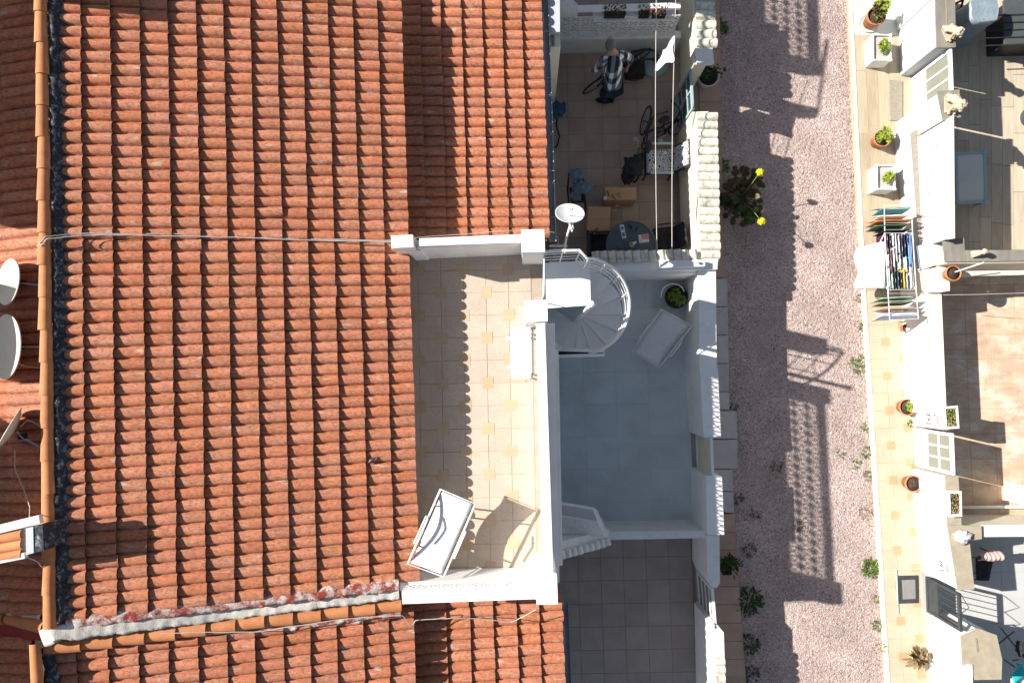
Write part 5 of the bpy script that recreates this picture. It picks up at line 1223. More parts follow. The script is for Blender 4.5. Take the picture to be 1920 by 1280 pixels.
def text_on_face(txt, parent, c, along, up, size, m, name='number'):
    cu = bpy.data.curves.new(name, 'FONT'); cu.body = txt; cu.size = size*1.5; cu.extrude = .004; cu.align_x = 'CENTER'; cu.align_y = 'CENTER'
    o = bpy.data.objects.new(name, cu); C.objects.link(o)
    dg = bpy.context.evaluated_depsgraph_get(); me = bpy.data.meshes.new_from_object(o.evaluated_get(dg)); bpy.data.objects.remove(o)
    me.materials.clear(); me.materials.append(m)
    o = bpy.data.objects.new(name, me); link(o, parent); x = along.normalized(); z = Vector((-1, 0, 0)); y = up
    R = Matrix((x, y, x.cross(y))).transposed().to_4x4(); R.translation = c-origin(parent); o.matrix_basis = R; return o
def number_pier(label, top, h, num, face_y, face_x_top, facez, plate_z, cop=None):
    t = wall('gate_pier', label, 'wall', [('pier', top, h, M['white'])], M['white'])
    MB().prism(PP(cop or top, h+.03), h+.001, h+.03).build('coping', M['concrete'], t, bevel=.006)
    a, c = P(*top[0], h), P(*top[-1], h); d = (c-a).normalized(); f = a+(c-a)*face_y; nrm = Vector((d.y, -d.x, 0)); nrm = nrm if nrm.x < 0 else -nrm
    # lettering reads from north to south on the alley face
    up = Vector((0, 0, 1)); 
    text_on_face(num, t, Vector((f.x, f.y, facez))+nrm*.003, -d if False else d*(1 if d.y < 0 else 1), up, .10, M['iron'])
    pl = MB().bar(Vector((f.x, f.y, plate_z))+nrm*.006-d*.07, Vector((f.x, f.y, plate_z))+nrm*.006+d*.07, .012, .12).build('number_plate', M['slab_grey'], t)
    for k, (u, w_) in enumerate(((-.045, .03), (0, .09), (.04, .05))):
        MB().bar(Vector((f.x, f.y, plate_z-w_/2))+nrm*.014+d*u, Vector((f.x, f.y, plate_z+w_/2))+nrm*.014+d*(u+.02), .004, .014, mat=0, up=nrm).build('mark', M['iron'], pl)
    return t
np1 = number_pier('cream gate pier with faint number plate and flower trough, north of the white gate', [(1770, 768), (1797, 766), (1800, 806), (1772, 806)], 1.08, '192', .55, 0, .62, .90)
np2 = number_pier('cream gate pier south of the white gate, with a rough planted trough on its top', [(1772, 893), (1797, 893), (1803, 985), (1776, 985)], 1.10, '191', .5, 0, .60, .88)
for ch_ in list(np2.children):
    if ch_.name.startswith(('number', 'mark')):
        for g_ in list(ch_.children): bpy.data.objects.remove(g_)
        bpy.data.objects.remove(ch_)
number_pier('sandy topped pier bearing the number 393 next to the black iron gate', [(1778, 986), (1815, 986), (1825, 1103), (1797, 1105)], 1.12, '393', .72, 0, .72, .92, [(1776, 984), (1840, 985), (1841, 1010), (1818, 1013), (1827, 1104), (1796, 1106)])
wr6 = wall('dividing_wall', 'cream dividing wall with white top between stone tiled and grey tiled courtyards', 'wall',
           [('wall', [(1818, 986), (2060, 984), (2060, 1000), (1842, 1003)], 1.05, M['cream']), ('coping', [(1842, 984), (2060, 982), (2060, 1004), (1844, 1006)], 1.09, M['white'], 1.051)], M['cream'])
MB().tube([P(1802, 951, .2), P(1880, 950, .2), P(2060, 948, .2)], .03, 8).build('waste_pipe', M['white_metal'], wr6)
wr7 = wall('fence_wall', 'broad sandy topped wall end south of the black iron gate, bottom right', 'fence',
           [('wall', [(1802, 1195), (1835, 1180), (1868, 1192), (1877, 1235), (1877, 1271), (1829, 1272), (1826, 1246), (1806, 1244)], 1.08, M['white']),
            ('outer_wall', [(1806, 1246), (1824, 1248), (1828, 1340), (1810, 1340)], 1.02, M['cream'])], M['white'])
MB().prism(PP([(1801, 1193), (1835, 1178), (1869, 1190), (1879, 1235), (1878, 1273), (1828, 1274), (1825, 1248), (1805, 1246)], 1.11), 1.081, 1.11).build('coping', M['concrete'], wr7, bevel=.006)
MB().bar(P(1817, 1245, 1.12), P(1818, 1300, 1.12), .09, .03).build('white_cap', M['white'], wr7)
MB().bar(P(1830, 1196, 1.115), P(1833, 1222, 1.115), .03, .006).build('crack_patch', M['wood_ledge'], wr7)
# gates
gw = gate('garden_gate', 'white gate with three tall frosted panes between the two stone lions', P(1783, 92, 1.3), P(1786, 172, 1.3), .12, 1.3, M['white_metal'], 3, M['fog_glass'], solidfrac=.34)
gw2 = gate('garden_gate', 'white gate with three square panes between the two planted piers', P(1786, 812, 1.25), P(1789, 890, 1.25), .12, 1.25, M['white_metal'], 3, M['fog_glass'], solidfrac=.34, hor=[.86])
gi = gate('garden_gate', 'black iron gate of vertical bars and curls beside the number 393', P(1800, 1112, 1.1), P(1803, 1184, 1.1), .12, 1.1, M['iron'], 1, None, bars=5, solidfrac=.34)
a_, c_ = P(1802, 1114, 1.12), P(1805, 1182, 1.12); b = MB()
for k in range(2):
    m0 = a_+(c_-a_)*(k/2); m1 = a_+(c_-a_)*((k+1)/2); b.tube([m0, (m0+m1)/2+Vector((0, 0, .20)), m1], .008, 5)
b.build('scroll', M['iron'], gi)
MB().prism(PP([(1728, 1076), (1745, 1082), (1745, 1158), (1730, 1154)], ZR+.02), .0, ZR+.02).build('threshold', M['slab_grey'], gi)

# ---- stone lions
def lion(label, px, py, z, rz, s=1.0, curled=False):
    c = P(px, py, z); t = thing('stone_lion', label, 'statue', c); R = Matrix.Rotation(rz, 3, 'Z')
    def at(x, y, h): return c+R @ Vector((x*s, y*s, h*s))
    b = MB(); b.prism([at(-.11, -.14, 0), at(.11, -.14, 0), at(.11, .16, 0), at(-.11, .16, 0)], c.z, c.z+.03*s); b.build('plinth', M['lion'], t, bevel=.005)
    # seated body: haunches, back and chest as one surface
    bm = MB(); st_ = []
    for k in range(13):
        u = k/12; y = -.14+.24*u; h = .09+.13*u; w_ = .085*math.sin(math.pi*(.12+.8*u))+.02; ring = []
        for j in range(12):
            a = j/12*6.283; ring.append(at(math.cos(a)*w_*(1.1-.2*u), y+math.sin(a)*.02, h+math.sin(a)*(.07+.03*math.sin(3*u))))
        st_ += ring
    bm.add(st_, [[i*12+j, i*12+(j+1) % 12, (i+1)*12+(j+1) % 12, (i+1)*12+j] for i in range(12) for j in range(12)]+[list(range(12))[::-1], list(range(144, 156))], 0, True)
    for s_ in (-1, 1):
        bm.blob(at(s_*.075, -.08, .08), (.045*s, .075*s, .06*s), .1, 2, M=R)
        bm.tube([at(s_*.045, .10, .20), at(s_*.05, .13, .10), at(s_*.05, .14, .04), at(s_*.05, .19, .035)], [.034*s, .026*s, .024*s, .026*s], 8)
    bm.tube([at(0, -.15, .05), at(.07, -.18, .05), at(.12, -.12, .05)], .014*s, 6)
    bm.build('body', M['lion'], t)
    hd = MB(); hd.blob(at(0, .125, .30), (.095*s, .085*s, .10*s), .28, 3, M=R, seed=int(px), freq=4).build('mane', M['lion'], t)
    h2 = MB(); h2.blob(at(0, .175, .31), (.055*s, .055*s, .06*s), .05, 2, M=R).blob(at(0, .225, .29), (.035*s, .03*s, .03*s), .05, 2, M=R)
    for s_ in (-1, 1): h2.blob(at(s_*.05, .14, .385), (.022*s, .015*s, .025*s), .05, 1, M=R)
    hh = h2.build('head', M['lion'], t)
    e_ = MB()
    for s_ in (-1, 1): e_.blob(at(s_*.024, .222, .325), (.008*s, .006*s, .008*s), 0, 1)
    e_.blob(at(0, .255, .295), (.012*s, .006*s, .008*s), 0, 1); e_.build('eye', M['iron'], hh)
    return t
lion('seated cream stone lion on the lettered grey pier, north of the white gate', 1778, 63, 1.31, math.radians(200), .80)
lion('cream stone lion on the small white pier south of the white gate', 1782, 196, 1.41, math.radians(178), .95)
lion('small white stone ornament lying on the corner of the grey stone capping', 1828, 476, 1.30, math.radians(-80), .5)

# ---- pots along the right pavement
def planter_box(label, px, py, z, w_, d_, h, rz, seed):
    c = P(px, py, z); t = thing('planter', label, 'planter', c); R = Matrix.Rotation(rz, 4, 'Z'); T = Matrix.Translation(c) @ R
    b = MB(); th = .022
    b.box(None, (w_, th, h), M=T @ Matrix.Translation((0, d_/2-th/2, h/2))); b.box(None, (w_, th, h), M=T @ Matrix.Translation((0, -d_/2+th/2, h/2)))
    b.box(None, (th, d_-2*th, h), M=T @ Matrix.Translation((w_/2-th/2, 0, h/2))); b.box(None, (th, d_-2*th, h), M=T @ Matrix.Translation((-w_/2+th/2, 0, h/2)))
    b.box(None, (w_-2*th, d_-2*th, .02), M=T @ Matrix.Translation((0, 0, .03))); b.build('box', M['white_worn'], t, bevel=.006)
    for sx in (-1, 1):
        for sy in (-1, 1): MB().box(None, (.045, .045, .04), M=T @ Matrix.Translation((sx*(w_/2-.01), sy*(d_/2-.01), h-.01))).build('corner_knob', M['white_worn'], t, bevel=.01)
    MB().box(None, (w_-2*th, d_-2*th, .03), M=T @ Matrix.Translation((0, 0, h-.06))).build('gravel_fill', M['slab_grey'], t)
    for k in range(5):
        MB().box(None, (.006, d_*.16, h*.5), M=T @ Matrix.Translation((-w_/2-.002, -d_*.4+k*d_*.2, h*.5))).build('relief_panel', M['pale_grey'], t)
    random.seed(seed); rosettes(c+Vector((.02, 0, h-.03)), t, .13, 0, M['leaf'], k=11, ln=.07)
    return t
pot('potted_plant', 'largest terracotta pot with tall leggy succulent at the top of the right pavement', 'potted plant', 1629, 45, ZR, .17, .30, M['clay'],
    lambda c, t, s, n, m: [rosettes(c+Vector((.0, .04*q, .06*q)), t, .16, 0, M['leaf'] if q % 2 else M['leaf_brown'], k=7, ln=.075) for q in range(4)], saucer=M['white_slab'], seed=21)
planter_box('white planter box with small green succulent, below the largest terracotta pot', 1638, 104, ZR, .34, .50, .32, -.02, 31)
pot('potted_plant', 'terracotta pot with yellow green succulent between the two white planter boxes', 'potted plant', 1642, 268, ZR, .155, .26, M['clay'], lambda c, t, s, n, m: rosettes(c+Vector((.03, .03, .03)), t, .17, 0, M['leaf'], k=15, ln=.07), seed=22)
planter_box('white planter box with bushy succulent, just above the drying rack', 1644, 342, ZR, .34, .46, .34, -.02, 32)
pot('potted_plant', 'clay pot half filled with green sprouts by the number pier on tan pavement', 'potted plant', 1690, 762, ZR, .15, .22, M['clay'], lambda c, t, s, n, m: rosettes(c+Vector((0, .02, .0)), t, .10, 0, M['leaf'], k=6, ln=.05), seed=23, wall_=.02)
pot('potted_plant', 'terracotta pot with grey dried plant, beside the foot of the white gate', 'potted plant', 1700, 903, ZR, .15, .24, M['clay'], lambda c, t, s, n, m: blades(c+Vector((0, 0, -.02)), t, .09, 40, M['dry'], .012), seed=24, wall_=.02)
pot('potted_plant', 'terracotta pot with dark contents standing on the corner of the cream wall', 'potted plant', 1776, 515, 1.01, .135, .19, M['clay'], lambda c, t, s, n, m: blades(c+Vector((0, 0, -.02)), t, .08, 40, M['leaf_dark'], .012), seed=25, wall_=.025)
pot('potted_plant', 'small yellow pot with spiky dried grass plant near the bottom of tan pavement', 'potted plant', 1713, 1226, ZR, .085, .10, mat('yellow_pot', (.62, .48, .14), None, 5), lambda c, t, s, n, m: blades(c+Vector((.03, -.03, 0)), t, .26, 70, M['dry'], .022, up=.7), seed=26)
pot('potted_plant', 'terracotta pot almost hidden by laundry at the north end of the drying rack', 'potted plant', 1640, 425, ZR, .14, .26, M['clay'], lambda c, t, s, n, m: blades(c, t, .10, 30, M['leaf_brown'], .012), seed=27)
pot('potted_plant', 'small terracotta pot in shadow at the south end of the drying rack', 'potted plant', 1693, 616, ZR, .08, .12, M['clay'], lambda c, t, s, n, m: blades(c, t, .06, 20, M['dry'], .012), seed=28)
def trough(label, poly, z, h, plant, seed):
    t = thing('flower_trough', label, 'flower trough', P(*poly[0], z)); p0 = PP(poly, z+h); cen = sum(p0, Vector())/4
    b = MB(); inn = [cen+(v-cen)*.80 for v in p0]; out_lo = [Vector((*(cen+(v-cen)*.9).xy, z)) for v in p0]; inn_lo = [Vector((v.x, v.y, z+h-.035)) for v in inn]
    b.add(p0+out_lo, [[i, (i+1) % 4, 4+(i+1) % 4, 4+i] for i in range(4)]+[[7, 6, 5, 4]]); b.add(p0+inn, [[i, (i+1) % 4, 4+(i+1) % 4, 4+i] for i in range(4)]); b.add(inn+inn_lo, [[i, (i+1) % 4, 4+(i+1) % 4, 4+i] for i in range(4)])
    b.build('trough', M['white_worn'], t)
    MB().add(inn_lo, [[0, 1, 2, 3]]).build('soil', M['soil'], t)
    random.seed(seed); b = MB(); g_ = MB(); ax = (inn[2]+inn[3]-inn[0]-inn[1])/2; bx = (inn[1]-inn[0])
    for k in range(150):
        u, v = random.random(), random.random(); p = inn_lo[0]+ax*u+bx*v+Vector((0, 0, .01))
        (b if random.random() < plant*(1.2-u) else g_).leaf(p, (random.gauss(0, 1), random.gauss(0, 1), .9), .03, .018)
    b.build('leaves', M['leaf'], t); g_.build('dead_leaves', M['dry'], t)
trough('white trough of small green and brown plants on the cream pier north of the gate', [(1770, 762), (1796, 760), (1799, 803), (1774, 804)], 1.11, .12, .8, 3)
trough('white trough with mostly dead plants on the cream pier south of the gate', [(1779, 920), (1803, 920), (1804, 968), (1781, 969)], 1.13, .12, .2, 4)
blk = MB().blob(P(1757, 975, ZR+.03), (.01, .01, .01), 0, 1)

# ---- drying rack with laundry
LZ = 1.0
rk = thing('drying_rack', 'white folding drying rack loaded with laundry on the right pavement', 'drying rack', P(1660, 490, ZR))
fr = MB()
xa, xb = (1660, 1712), (1671, 1717)
a1, a2, b1, b2 = P(1659, 437, LZ), P(1711, 437, LZ), P(1665, 543, LZ), P(1718, 543, LZ)
fr.tube([a1, a2, b2, b1], .009, 6, closed=True, smooth=True); fr.build('middle_frame', M['white_metal'], rk)
w1 = MB().tube([a1, P(1658, 386, LZ+.12), P(1709, 384, LZ+.12), a2], .009, 6).build('wing_frame', M['white_metal'], rk)
w2 = MB().tube([b1, P(1668, 600, LZ+.12), P(1722, 598, LZ+.12), b2], .009, 6).build('wing_frame', M['white_metal'], rk)
for t_ in [.08+.105*k for k in range(9)]:
    MB().tube([a1+(a2-a1)*t_, b1+(b2-b1)*t_], .002, 4).build('wire', M['white_metal'], rk)
for k in range(4):
    v = (k+.5)/4; MB().tube([a1+(P(1658, 386, LZ+.12)-a1)*v, a2+(P(1709, 384, LZ+.12)-a2)*v], .003, 4).build('wire', M['white_metal'], rk)
    MB().tube([b1+(P(1668, 600, LZ+.12)-b1)*v, b2+(P(1722, 598, LZ+.12)-b2)*v], .003, 4).build('wire', M['white_metal'], rk)
for (p, q) in ((a1, b1), (b1, a1), (a2, b2), (b2, a2)):
    e_ = q+(p-q)*.05; e_.z = ZR; e_.x = p.x+(-.12 if p in (a1, b1) else .05); MB().tube([p, e_], .010, 6).build('leg', M['white_metal'], rk)
CL = {k: solid(k+'_cloth', c, .9) for k, c in dict(plum=(.075, .02, .06), black=(.02, .02, .025), navy=(.03, .045, .10), blue=(.08, .24, .62), white=(.76, .76, .77), grey=(.40, .40, .43), green=(.10, .17, .10), teal=(.10, .28, .30), orange=(.60, .25, .10), yellow=(.62, .36, .03), brown=(.16, .08, .07), mint=(.38, .48, .40), lilac=(.55, .58, .68), peach=(.62, .42, .30)).items()}
def garment(A, B, drop, m, label, jit=.02, seed=0, wid=.022, name='garment', cat='laundry'):
    """cloth folded over a wire running from A to B, both halves hanging down"""
    A = Vector(A); B = Vector(B); d = (B-A); side = Vector((0, 0, 1)).cross(d).normalized(); rs_ = random.Random(seed)
    ph = rs_.uniform(0, 6); dl, dr = drop*rs_.uniform(.8, 1.1), drop*rs_.uniform(.8, 1.1)
    def f(u, v):
        s_ = (v-.5)*2; dd_ = (dl if s_ < 0 else dr)*max(0, abs(s_)-.12)/.88
        return A+d*u+side*(s_*wid+.003*math.sin(u*11+ph+s_*2)+math.copysign(.008*dd_, s_)*math.sin(u*9+ph))+Vector((0, 0, .008-dd_-.01*abs(s_)))
    o = MB().grid(f, 10, 10).build(name, m, None, thick=.005)
    o['label'] = label; o['category'] = cat; o['group'] = 'laundry on the drying rack'
rows = [('plum', 'dark plum'), ('black', 'black'), ('grey', 'mid grey'), ('white', 'white striped'), ('navy', 'dark navy'), ('blue', 'bright blue')]
def wireA(t_, u): return a1+(a2-a1)*t_+(b1+(b2-b1)*t_-a1-(a2-a1)*t_)*u
items = [(.08, .0, .36, 'plum', 'dark plum garment at the north west corner of the rack'), (.08, .38, .58, 'white', 'small white garment below the dark plum one'), (.08, .62, .95, 'lilac', 'pale lilac garment at the south west of the rack'),
         (.185, .02, .25, 'black', 'short black garment second wire north end'), (.185, .28, .68, 'brown', 'long brown garment in the middle of the second wire'), (.185, .72, .97, 'mint', 'pale mint garment on the south end of the second wire'),
         (.29, .0, .22, 'white', 'white sock like garment third wire north end'), (.29, .25, .6, 'lilac', 'lilac garment in the middle of the third wire'), (.29, .64, .97, 'black', 'black garment on the south end of the third wire'),
         (.395, .0, .5, 'grey', 'grey melange garment, north half of the fourth wire'), (.395, .68, .97, 'navy', 'navy garment, south half of the fourth wire'),
         (.50, .03, .35, 'grey', 'light grey garment beside the melange one'), (.50, .38, .64, 'mint', 'mint green garment at the centre of the rack'), (.50, .68, .97, 'black', 'wide black garment left of the mustard one'),
         (.605, .0, .42, 'navy', 'navy striped garment right of the grey pair'), (.605, .62, .97, 'yellow', 'mustard yellow garment near the south end'),
         (.71, .02, .40, 'black', 'black garment left of the bright blue one'), (.71, .42, .68, 'white', 'white garment above the mustard yellow neighbour'), (.71, .72, .97, 'grey', 'grey garment right of the mustard yellow one'),
         (.815, .0, .2, 'navy', 'tiny navy garment at the top of the blue one'), (.89, .0, .55, 'blue', 'bright blue garment hanging on the east side'), (.86, .60, .97, 'lilac', 'pale blue patterned garment below the bright blue one')]
for i, (t_, u0, u1, k, lb) in enumerate(items): garment(wireA(t_, u0), wireA(t_, u1), .30, CL[k], lb, seed=i, wid=.029 if k != 'blue' else .05)
def wing(yv, k, lb, x0=1640, x1=1712, drop=.34, wid=.03, seed=0, z=LZ+.08): garment(P(x0, yv+3, z-.02), P(x1, yv, z), drop, CL[k], lb, seed=seed, wid=wid)
wing(389, 'teal', 'teal towel on the northernmost wire', 1650, 1708, seed=31, wid=.05); wing(402, 'white', 'white and pink cloth behind the teal towel', 1648, 1706, seed=32, wid=.035)
wing(411, 'orange', 'orange garment on the north wing', 1642, 1712, seed=33, wid=.04); wing(420, 'green', 'moss green garment on the north wing', 1640, 1704, seed=34, wid=.045); wing(430, 'black', 'black garment closest to the middle frame', 1655, 1706, seed=35, wid=.03)
wing(556, 'mint', 'mint garment on the south wing', 1652, 1716, seed=36, wid=.04); wing(566, 'green', 'faded green garment on the south wing', 1648, 1712, seed=37, wid=.03)
wing(575, 'peach', 'peach coloured garment on the south wing', 1650, 1718, seed=38, wid=.035); wing(588, 'lilac', 'pale checked shirt on the southernmost wire', 1650, 1726, seed=39, wid=.075)
o = MB().grid(lambda u, v: P(1664-4*u, 452+88*v, LZ)+Vector((-.03-.26*u-.03*math.sin(v*8)*u, .10*(v-.5)*u, -.02-.45*u*u+.02*math.sin(v*13)*u)), 8, 10).build('white_sheet', CL['white'], None, thick=.006)
tag(o, 'large white sheet hanging over the west side of the rack', 'laundry', 'laundry on the drying rack')

# ---- things in the planked courtyard
M['tarp'] = mat('grey_plastic_cover', (.24, .29, .33), (.19, .24, .28), 6, .35, .4, 18, bdist=.03, spec=.5)
t = thing('covered_barbecue', 'object under a shiny blue grey plastic cover beside the lettered pier', 'covered object', P(1790, 60, ZR))
b = MB()
for k in range(9):
    u = k/8; z_ = ZR+.95*u; s_ = 1-.12*u+.02*math.sin(k*2)
    c = P(1778, 72, 0); 
    b.v += [tuple(Vector((c.x+math.copysign(abs(math.cos(a))**.5, math.cos(a))*.27*s_*(1+.04*math.sin(a*9+k)), c.y+math.copysign(abs(math.sin(a))**.5, math.sin(a))*.25*s_*(1+.04*math.sin(a*7+k)), z_))) for a in [j/24*6.283 for j in range(24)]]
for i in range(8):
    for j in range(24): b.f.append([i*24+j, i*24+(j+1) % 24, (i+1)*24+(j+1) % 24, (i+1)*24+j]); b.m.append(0); b.s.append(True)
b.f.append(list(range(192, 216))); b.m.append(0); b.s.append(False)
b.build('cover', M['tarp'], t)
MB().tube([P(1790, 8, .8), P(1806, 0, .9), P(1802, 14, .5), P(1796, 20, .3)], .02, 6).build('hose', M['rubber'], t)
t = thing('storage_box', 'large black lidded storage box partly in sun, top right corner', 'storage box', P(1890, 80, ZR))
MB().prism([P(1840, 40, 0), P(1990, 30, 0), P(1995, 108, 0), P(1842, 112, 0)], ZR, .62).build('box', M['black'], t, bevel=.015)
lid = MB().prism([P(1836, 36, 0), P(1995, 26, 0), P(1999, 112, 0), P(1838, 116, 0)], .625, .68).build('lid', mat('dark_grey_lid', (.07, .08, .085), None, 5, .6, .1), t, bevel=.015)
for k in range(5): MB().bar(P(1846, 30+k*14, .69), P(1960, 26+k*14, .69), .02, .012).build('rib', M['black'], lid)
t = thing('folding_table', 'low folding table with blue grey frame and mesh top on the planked courtyard', 'table', P(1815, 335, ZR))
q = [P(1792, 288, .42), P(1846, 286, .42), P(1848, 378, .42), P(1795, 380, .42)]
fr = MB()
for k in range(4): fr.bar(q[k], q[(k+1) % 4], .05, .03)
fr.build('frame', M['sky_paint'], t, bevel=.005)
MB().slab([q[0]+Vector((0, 0, .0)), q[1], q[2], q[3]], .006).build('mesh_top', mat('grey_mesh', (.60, .62, .56), (.55, .57, .51), 4, .7, .1, 300), t)
for k, v in enumerate(q): MB().box((v.x, v.y, .435), (.075, .075, .035)).build('corner_cap', M['sky_paint'], t, bevel=.006)
for k, v in enumerate(q): MB().tube([v-Vector((0, 0, .01)), Vector((v.x, v.y, ZR))], .018, 6).build('leg', M['sky_paint'], t)
t = thing('round_tub', 'round dark tub cut by the right edge of the photo, planked courtyard', 'tub', P(1932, 222, ZR))
MB().lathe(P(1932, 222, ZR), [(.20, 0), (.24, .26), (.22, .26), (.19, .05), (.001, .05)], 26).build('tub', M['glass_dark'], t)
# ---- things in the grey tiled courtyard
t = thing('garden_chair', 'black wire garden chair with a pink striped towel over its back', 'chair', P(1830, 1040, ZR))
c = P(1838, 1042, .48)
M['towel'] = mat('pink_towel', (.50, .32, .28), (.62, .42, .38), 22, .95, .4, 60)
MB().grid(lambda u, v: c+Vector((-.21+.40*u, .07+.075*math.sin((v-.5)*3)+.008*math.sin(u*9), .36-.16*abs(v-.5)**1.5*2+.010*math.sin(u*34+v*3))), 28, 8).build('towel', M['towel'], t, thick=.02)
MB().grid(lambda u, v: c+Vector((-.08+.30*u*(1-.3*v), -.04-.38*v, .02*math.sin(u*3)+.0)), 6, 8).build('seat', M['black_cloth'], t, thick=.03)
fb = MB(); fb.tube([c+Vector((-.22, .06, .34)), c+Vector((.24, .06, .34))], .012, 6); fb.tube([c+Vector((-.22, .06, .34)), c+Vector((-.22, -.02, 0)), c+Vector((-.22, -.42, -.02))], .012, 6); fb.tube([c+Vector((-.04, .06, .34)), c+Vector((-.04, 0, 0)), c+Vector((-.02, -.42, -.02))], .012, 6)
fb.tube([c+Vector((-.22, -.42, -.02)), c+Vector((-.02, -.42, -.02))], .012, 6); fb.build('frame', M['iron'], t)
for x_, y_ in ((-.22, .05), (.22, .05), (-.22, -.4), (.12, -.4)): MB().tube([c+Vector((x_, y_, 0)), Vector((c.x+x_*1.1, c.y+y_, ZR+.012))], .012, 6).build('leg', M['iron'], t)
tag(MB().blob(P(1854, 1066, .30), (.05, .045, .04), .1, 2).build('white_ball', M['plastic_white']), 'small white ball like object below the black chair in the shade', 'ball')
o = MB().blob(P(1806, 1006, 1.19), (.13, .10, .05), .35, 3, seed=31).build('white_bag', CL['white']); tag(o, 'crumpled white plastic bag on the sandy topped pier with number 393', 'bag')
t = thing('clothes_horse', 'thin black metal clothes horse crossing the bottom right corner', 'clothes horse', P(1890, 1210, ZR))
for pts in ([(1873, 1172, .5), (1930, 1245, .5)], [(1865, 1212, .45), (1905, 1180, .5), (1945, 1165, .5)], [(1883, 1236, .6), (1903, 1250, .6)], [(1899, 1237, .7), (1945, 1232, .7)]):
    MB().tube([P(*p) for p in pts], .012, 6).build('bar', M['iron'], t)
MB().tube([P(1930, 1245, .5), P(1930, 1245, ZR)], .012, 6).build('leg', M['iron'], t); MB().tube([P(1873, 1172, .5), P(1873, 1172, ZR)], .012, 6).build('leg', M['iron'], t)
tag(MB().blob(P(1914, 1215, .6), (.06, .12, .10), .3, 3, seed=9).build('black_cloth', M['black_cloth']), 'black cloth bunched on the metal frame, bottom right', 'cloth')
M['turq'] = solid('turquoise_cloth', (.02, .48, .52), .8)
tag(MB().grid(lambda u, v: P(1912, 1262, .6)+Vector((-.05+.22*u-.10*v, .18-.40*v-.05*u, .04*math.sin(v*9+u*4)-.1*u)), 8, 12).build('towel', M['turq'], thick=.01), 'bright turquoise towel at the bottom right corner', 'towel')
tag(MB().box(P(1908, 1282, .45), (.22, .20, .06)).build('cushion', CL['white'], None, bevel=.02), 'white cushion beneath the turquoise towel', 'cushion')
tag(MB().tube([P(1768, 553, 1.0), P(1830, 552, 1.15), P(1990, 547, 1.35)], .004, 5).build('washing_line', M['cable']), 'thin pale washing line strung over the stone tiled courtyard', 'washing line')
tag(MB().tube([P(1785, 512, 1.15), P(1845, 492, 1.36)], .012, 6).build('white_pole', M['white_metal']), 'short white pole resting between corner pot and grey stone capping', 'pole')
tag(MB().box(P(1912, 925, .5), (.08, .35, .7)).build('cream_post', M['cream'], None, bevel=.01), 'cream wall end standing at the right edge above the white pipe', 'wall')
# ================================================================ PERSON
def skin_mesh(name, nodes, edges, m, parent, root, sub=2):
    me = bpy.data.meshes.new(name); ids = list(nodes); off = origin(parent)
    me.from_pydata([tuple(Vector(nodes[k][0])-off) for k in ids], [(ids.index(a), ids.index(b)) for a, b in edges], [])
    me.materials.append(m); o = bpy.data.objects.new(name, me); link(o, parent)
    sk = o.modifiers.new('skin', 'SKIN'); sk.use_smooth_shade = True; me.skin_vertices
    lay = me.skin_vertices[0].data
    for i, k in enumerate(ids):
        r = nodes[k][1]; lay[i].radius = r if isinstance(r, tuple) else (r, r); lay[i].use_root = (k == root)
    ss = o.modifiers.new('sub', 'SUBSURF'); ss.levels = sub; ss.render_levels = sub
    return o
person = thing('person', 'person in black and white plaid shirt and dark trousers bending over a bicycle', 'person', P(1140, 192, .1))
G = lambda x, y, z: P(x, y, z)
nodes = {
 'pelvis': (G(1149, 163, .92), (.13, .10)), 'waist': (G(1149, 148, 1.05), (.125, .095)), 'chest': (G(1150, 126, 1.27), (.155, .11)), 'neck0': (G(1149, 104, 1.44), (.07, .065)), 'neck': (G(1147, 94, 1.53), (.05, .05)), 'head': (G(1145, 87, 1.60), (.07, .085)), 'crown': (G(1144, 77, 1.66), (.055, .065)),
 'shL': (G(1130, 113, 1.40), .062), 'elL': (G(1117, 133, 1.15), .042), 'wrL': (G(1108, 135, .98), .027), 'hdL': (G(1103, 132, .94), (.035, .018)),
 'shR': (G(1172, 103, 1.42), .062), 'elR': (G(1184, 110, 1.18), .042), 'wrR': (G(1178, 124, .98), .027), 'hdR': (G(1174, 130, .92), (.035, .018)),
 'hipL': (G(1141, 168, .86), .095), 'knL': (G(1130, 174, .50), .06), 'anL': (G(1136, 190, .16), .04), 'toL': (G(1124, 190, .12), .035),
 'hipR': (G(1158, 166, .86), .095), 'knR': (G(1152, 172, .50), .06), 'anR': (G(1146, 186, .16), .04), 'toR': (G(1142, 179, .12), .035)}
edges = [('pelvis', 'waist'), ('waist', 'chest'), ('chest', 'neck0'), ('neck0', 'neck'), ('neck', 'head'), ('head', 'crown'), ('neck0', 'shL'), ('shL', 'elL'), ('elL', 'wrL'), ('wrL', 'hdL'), ('neck0', 'shR'), ('shR', 'elR'), ('elR', 'wrR'), ('wrR', 'hdR'),
         ('pelvis', 'hipL'), ('hipL', 'knL'), ('knL', 'anL'), ('anL', 'toL'), ('pelvis', 'hipR'), ('hipR', 'knR'), ('knR', 'anR'), ('anR', 'toR')]
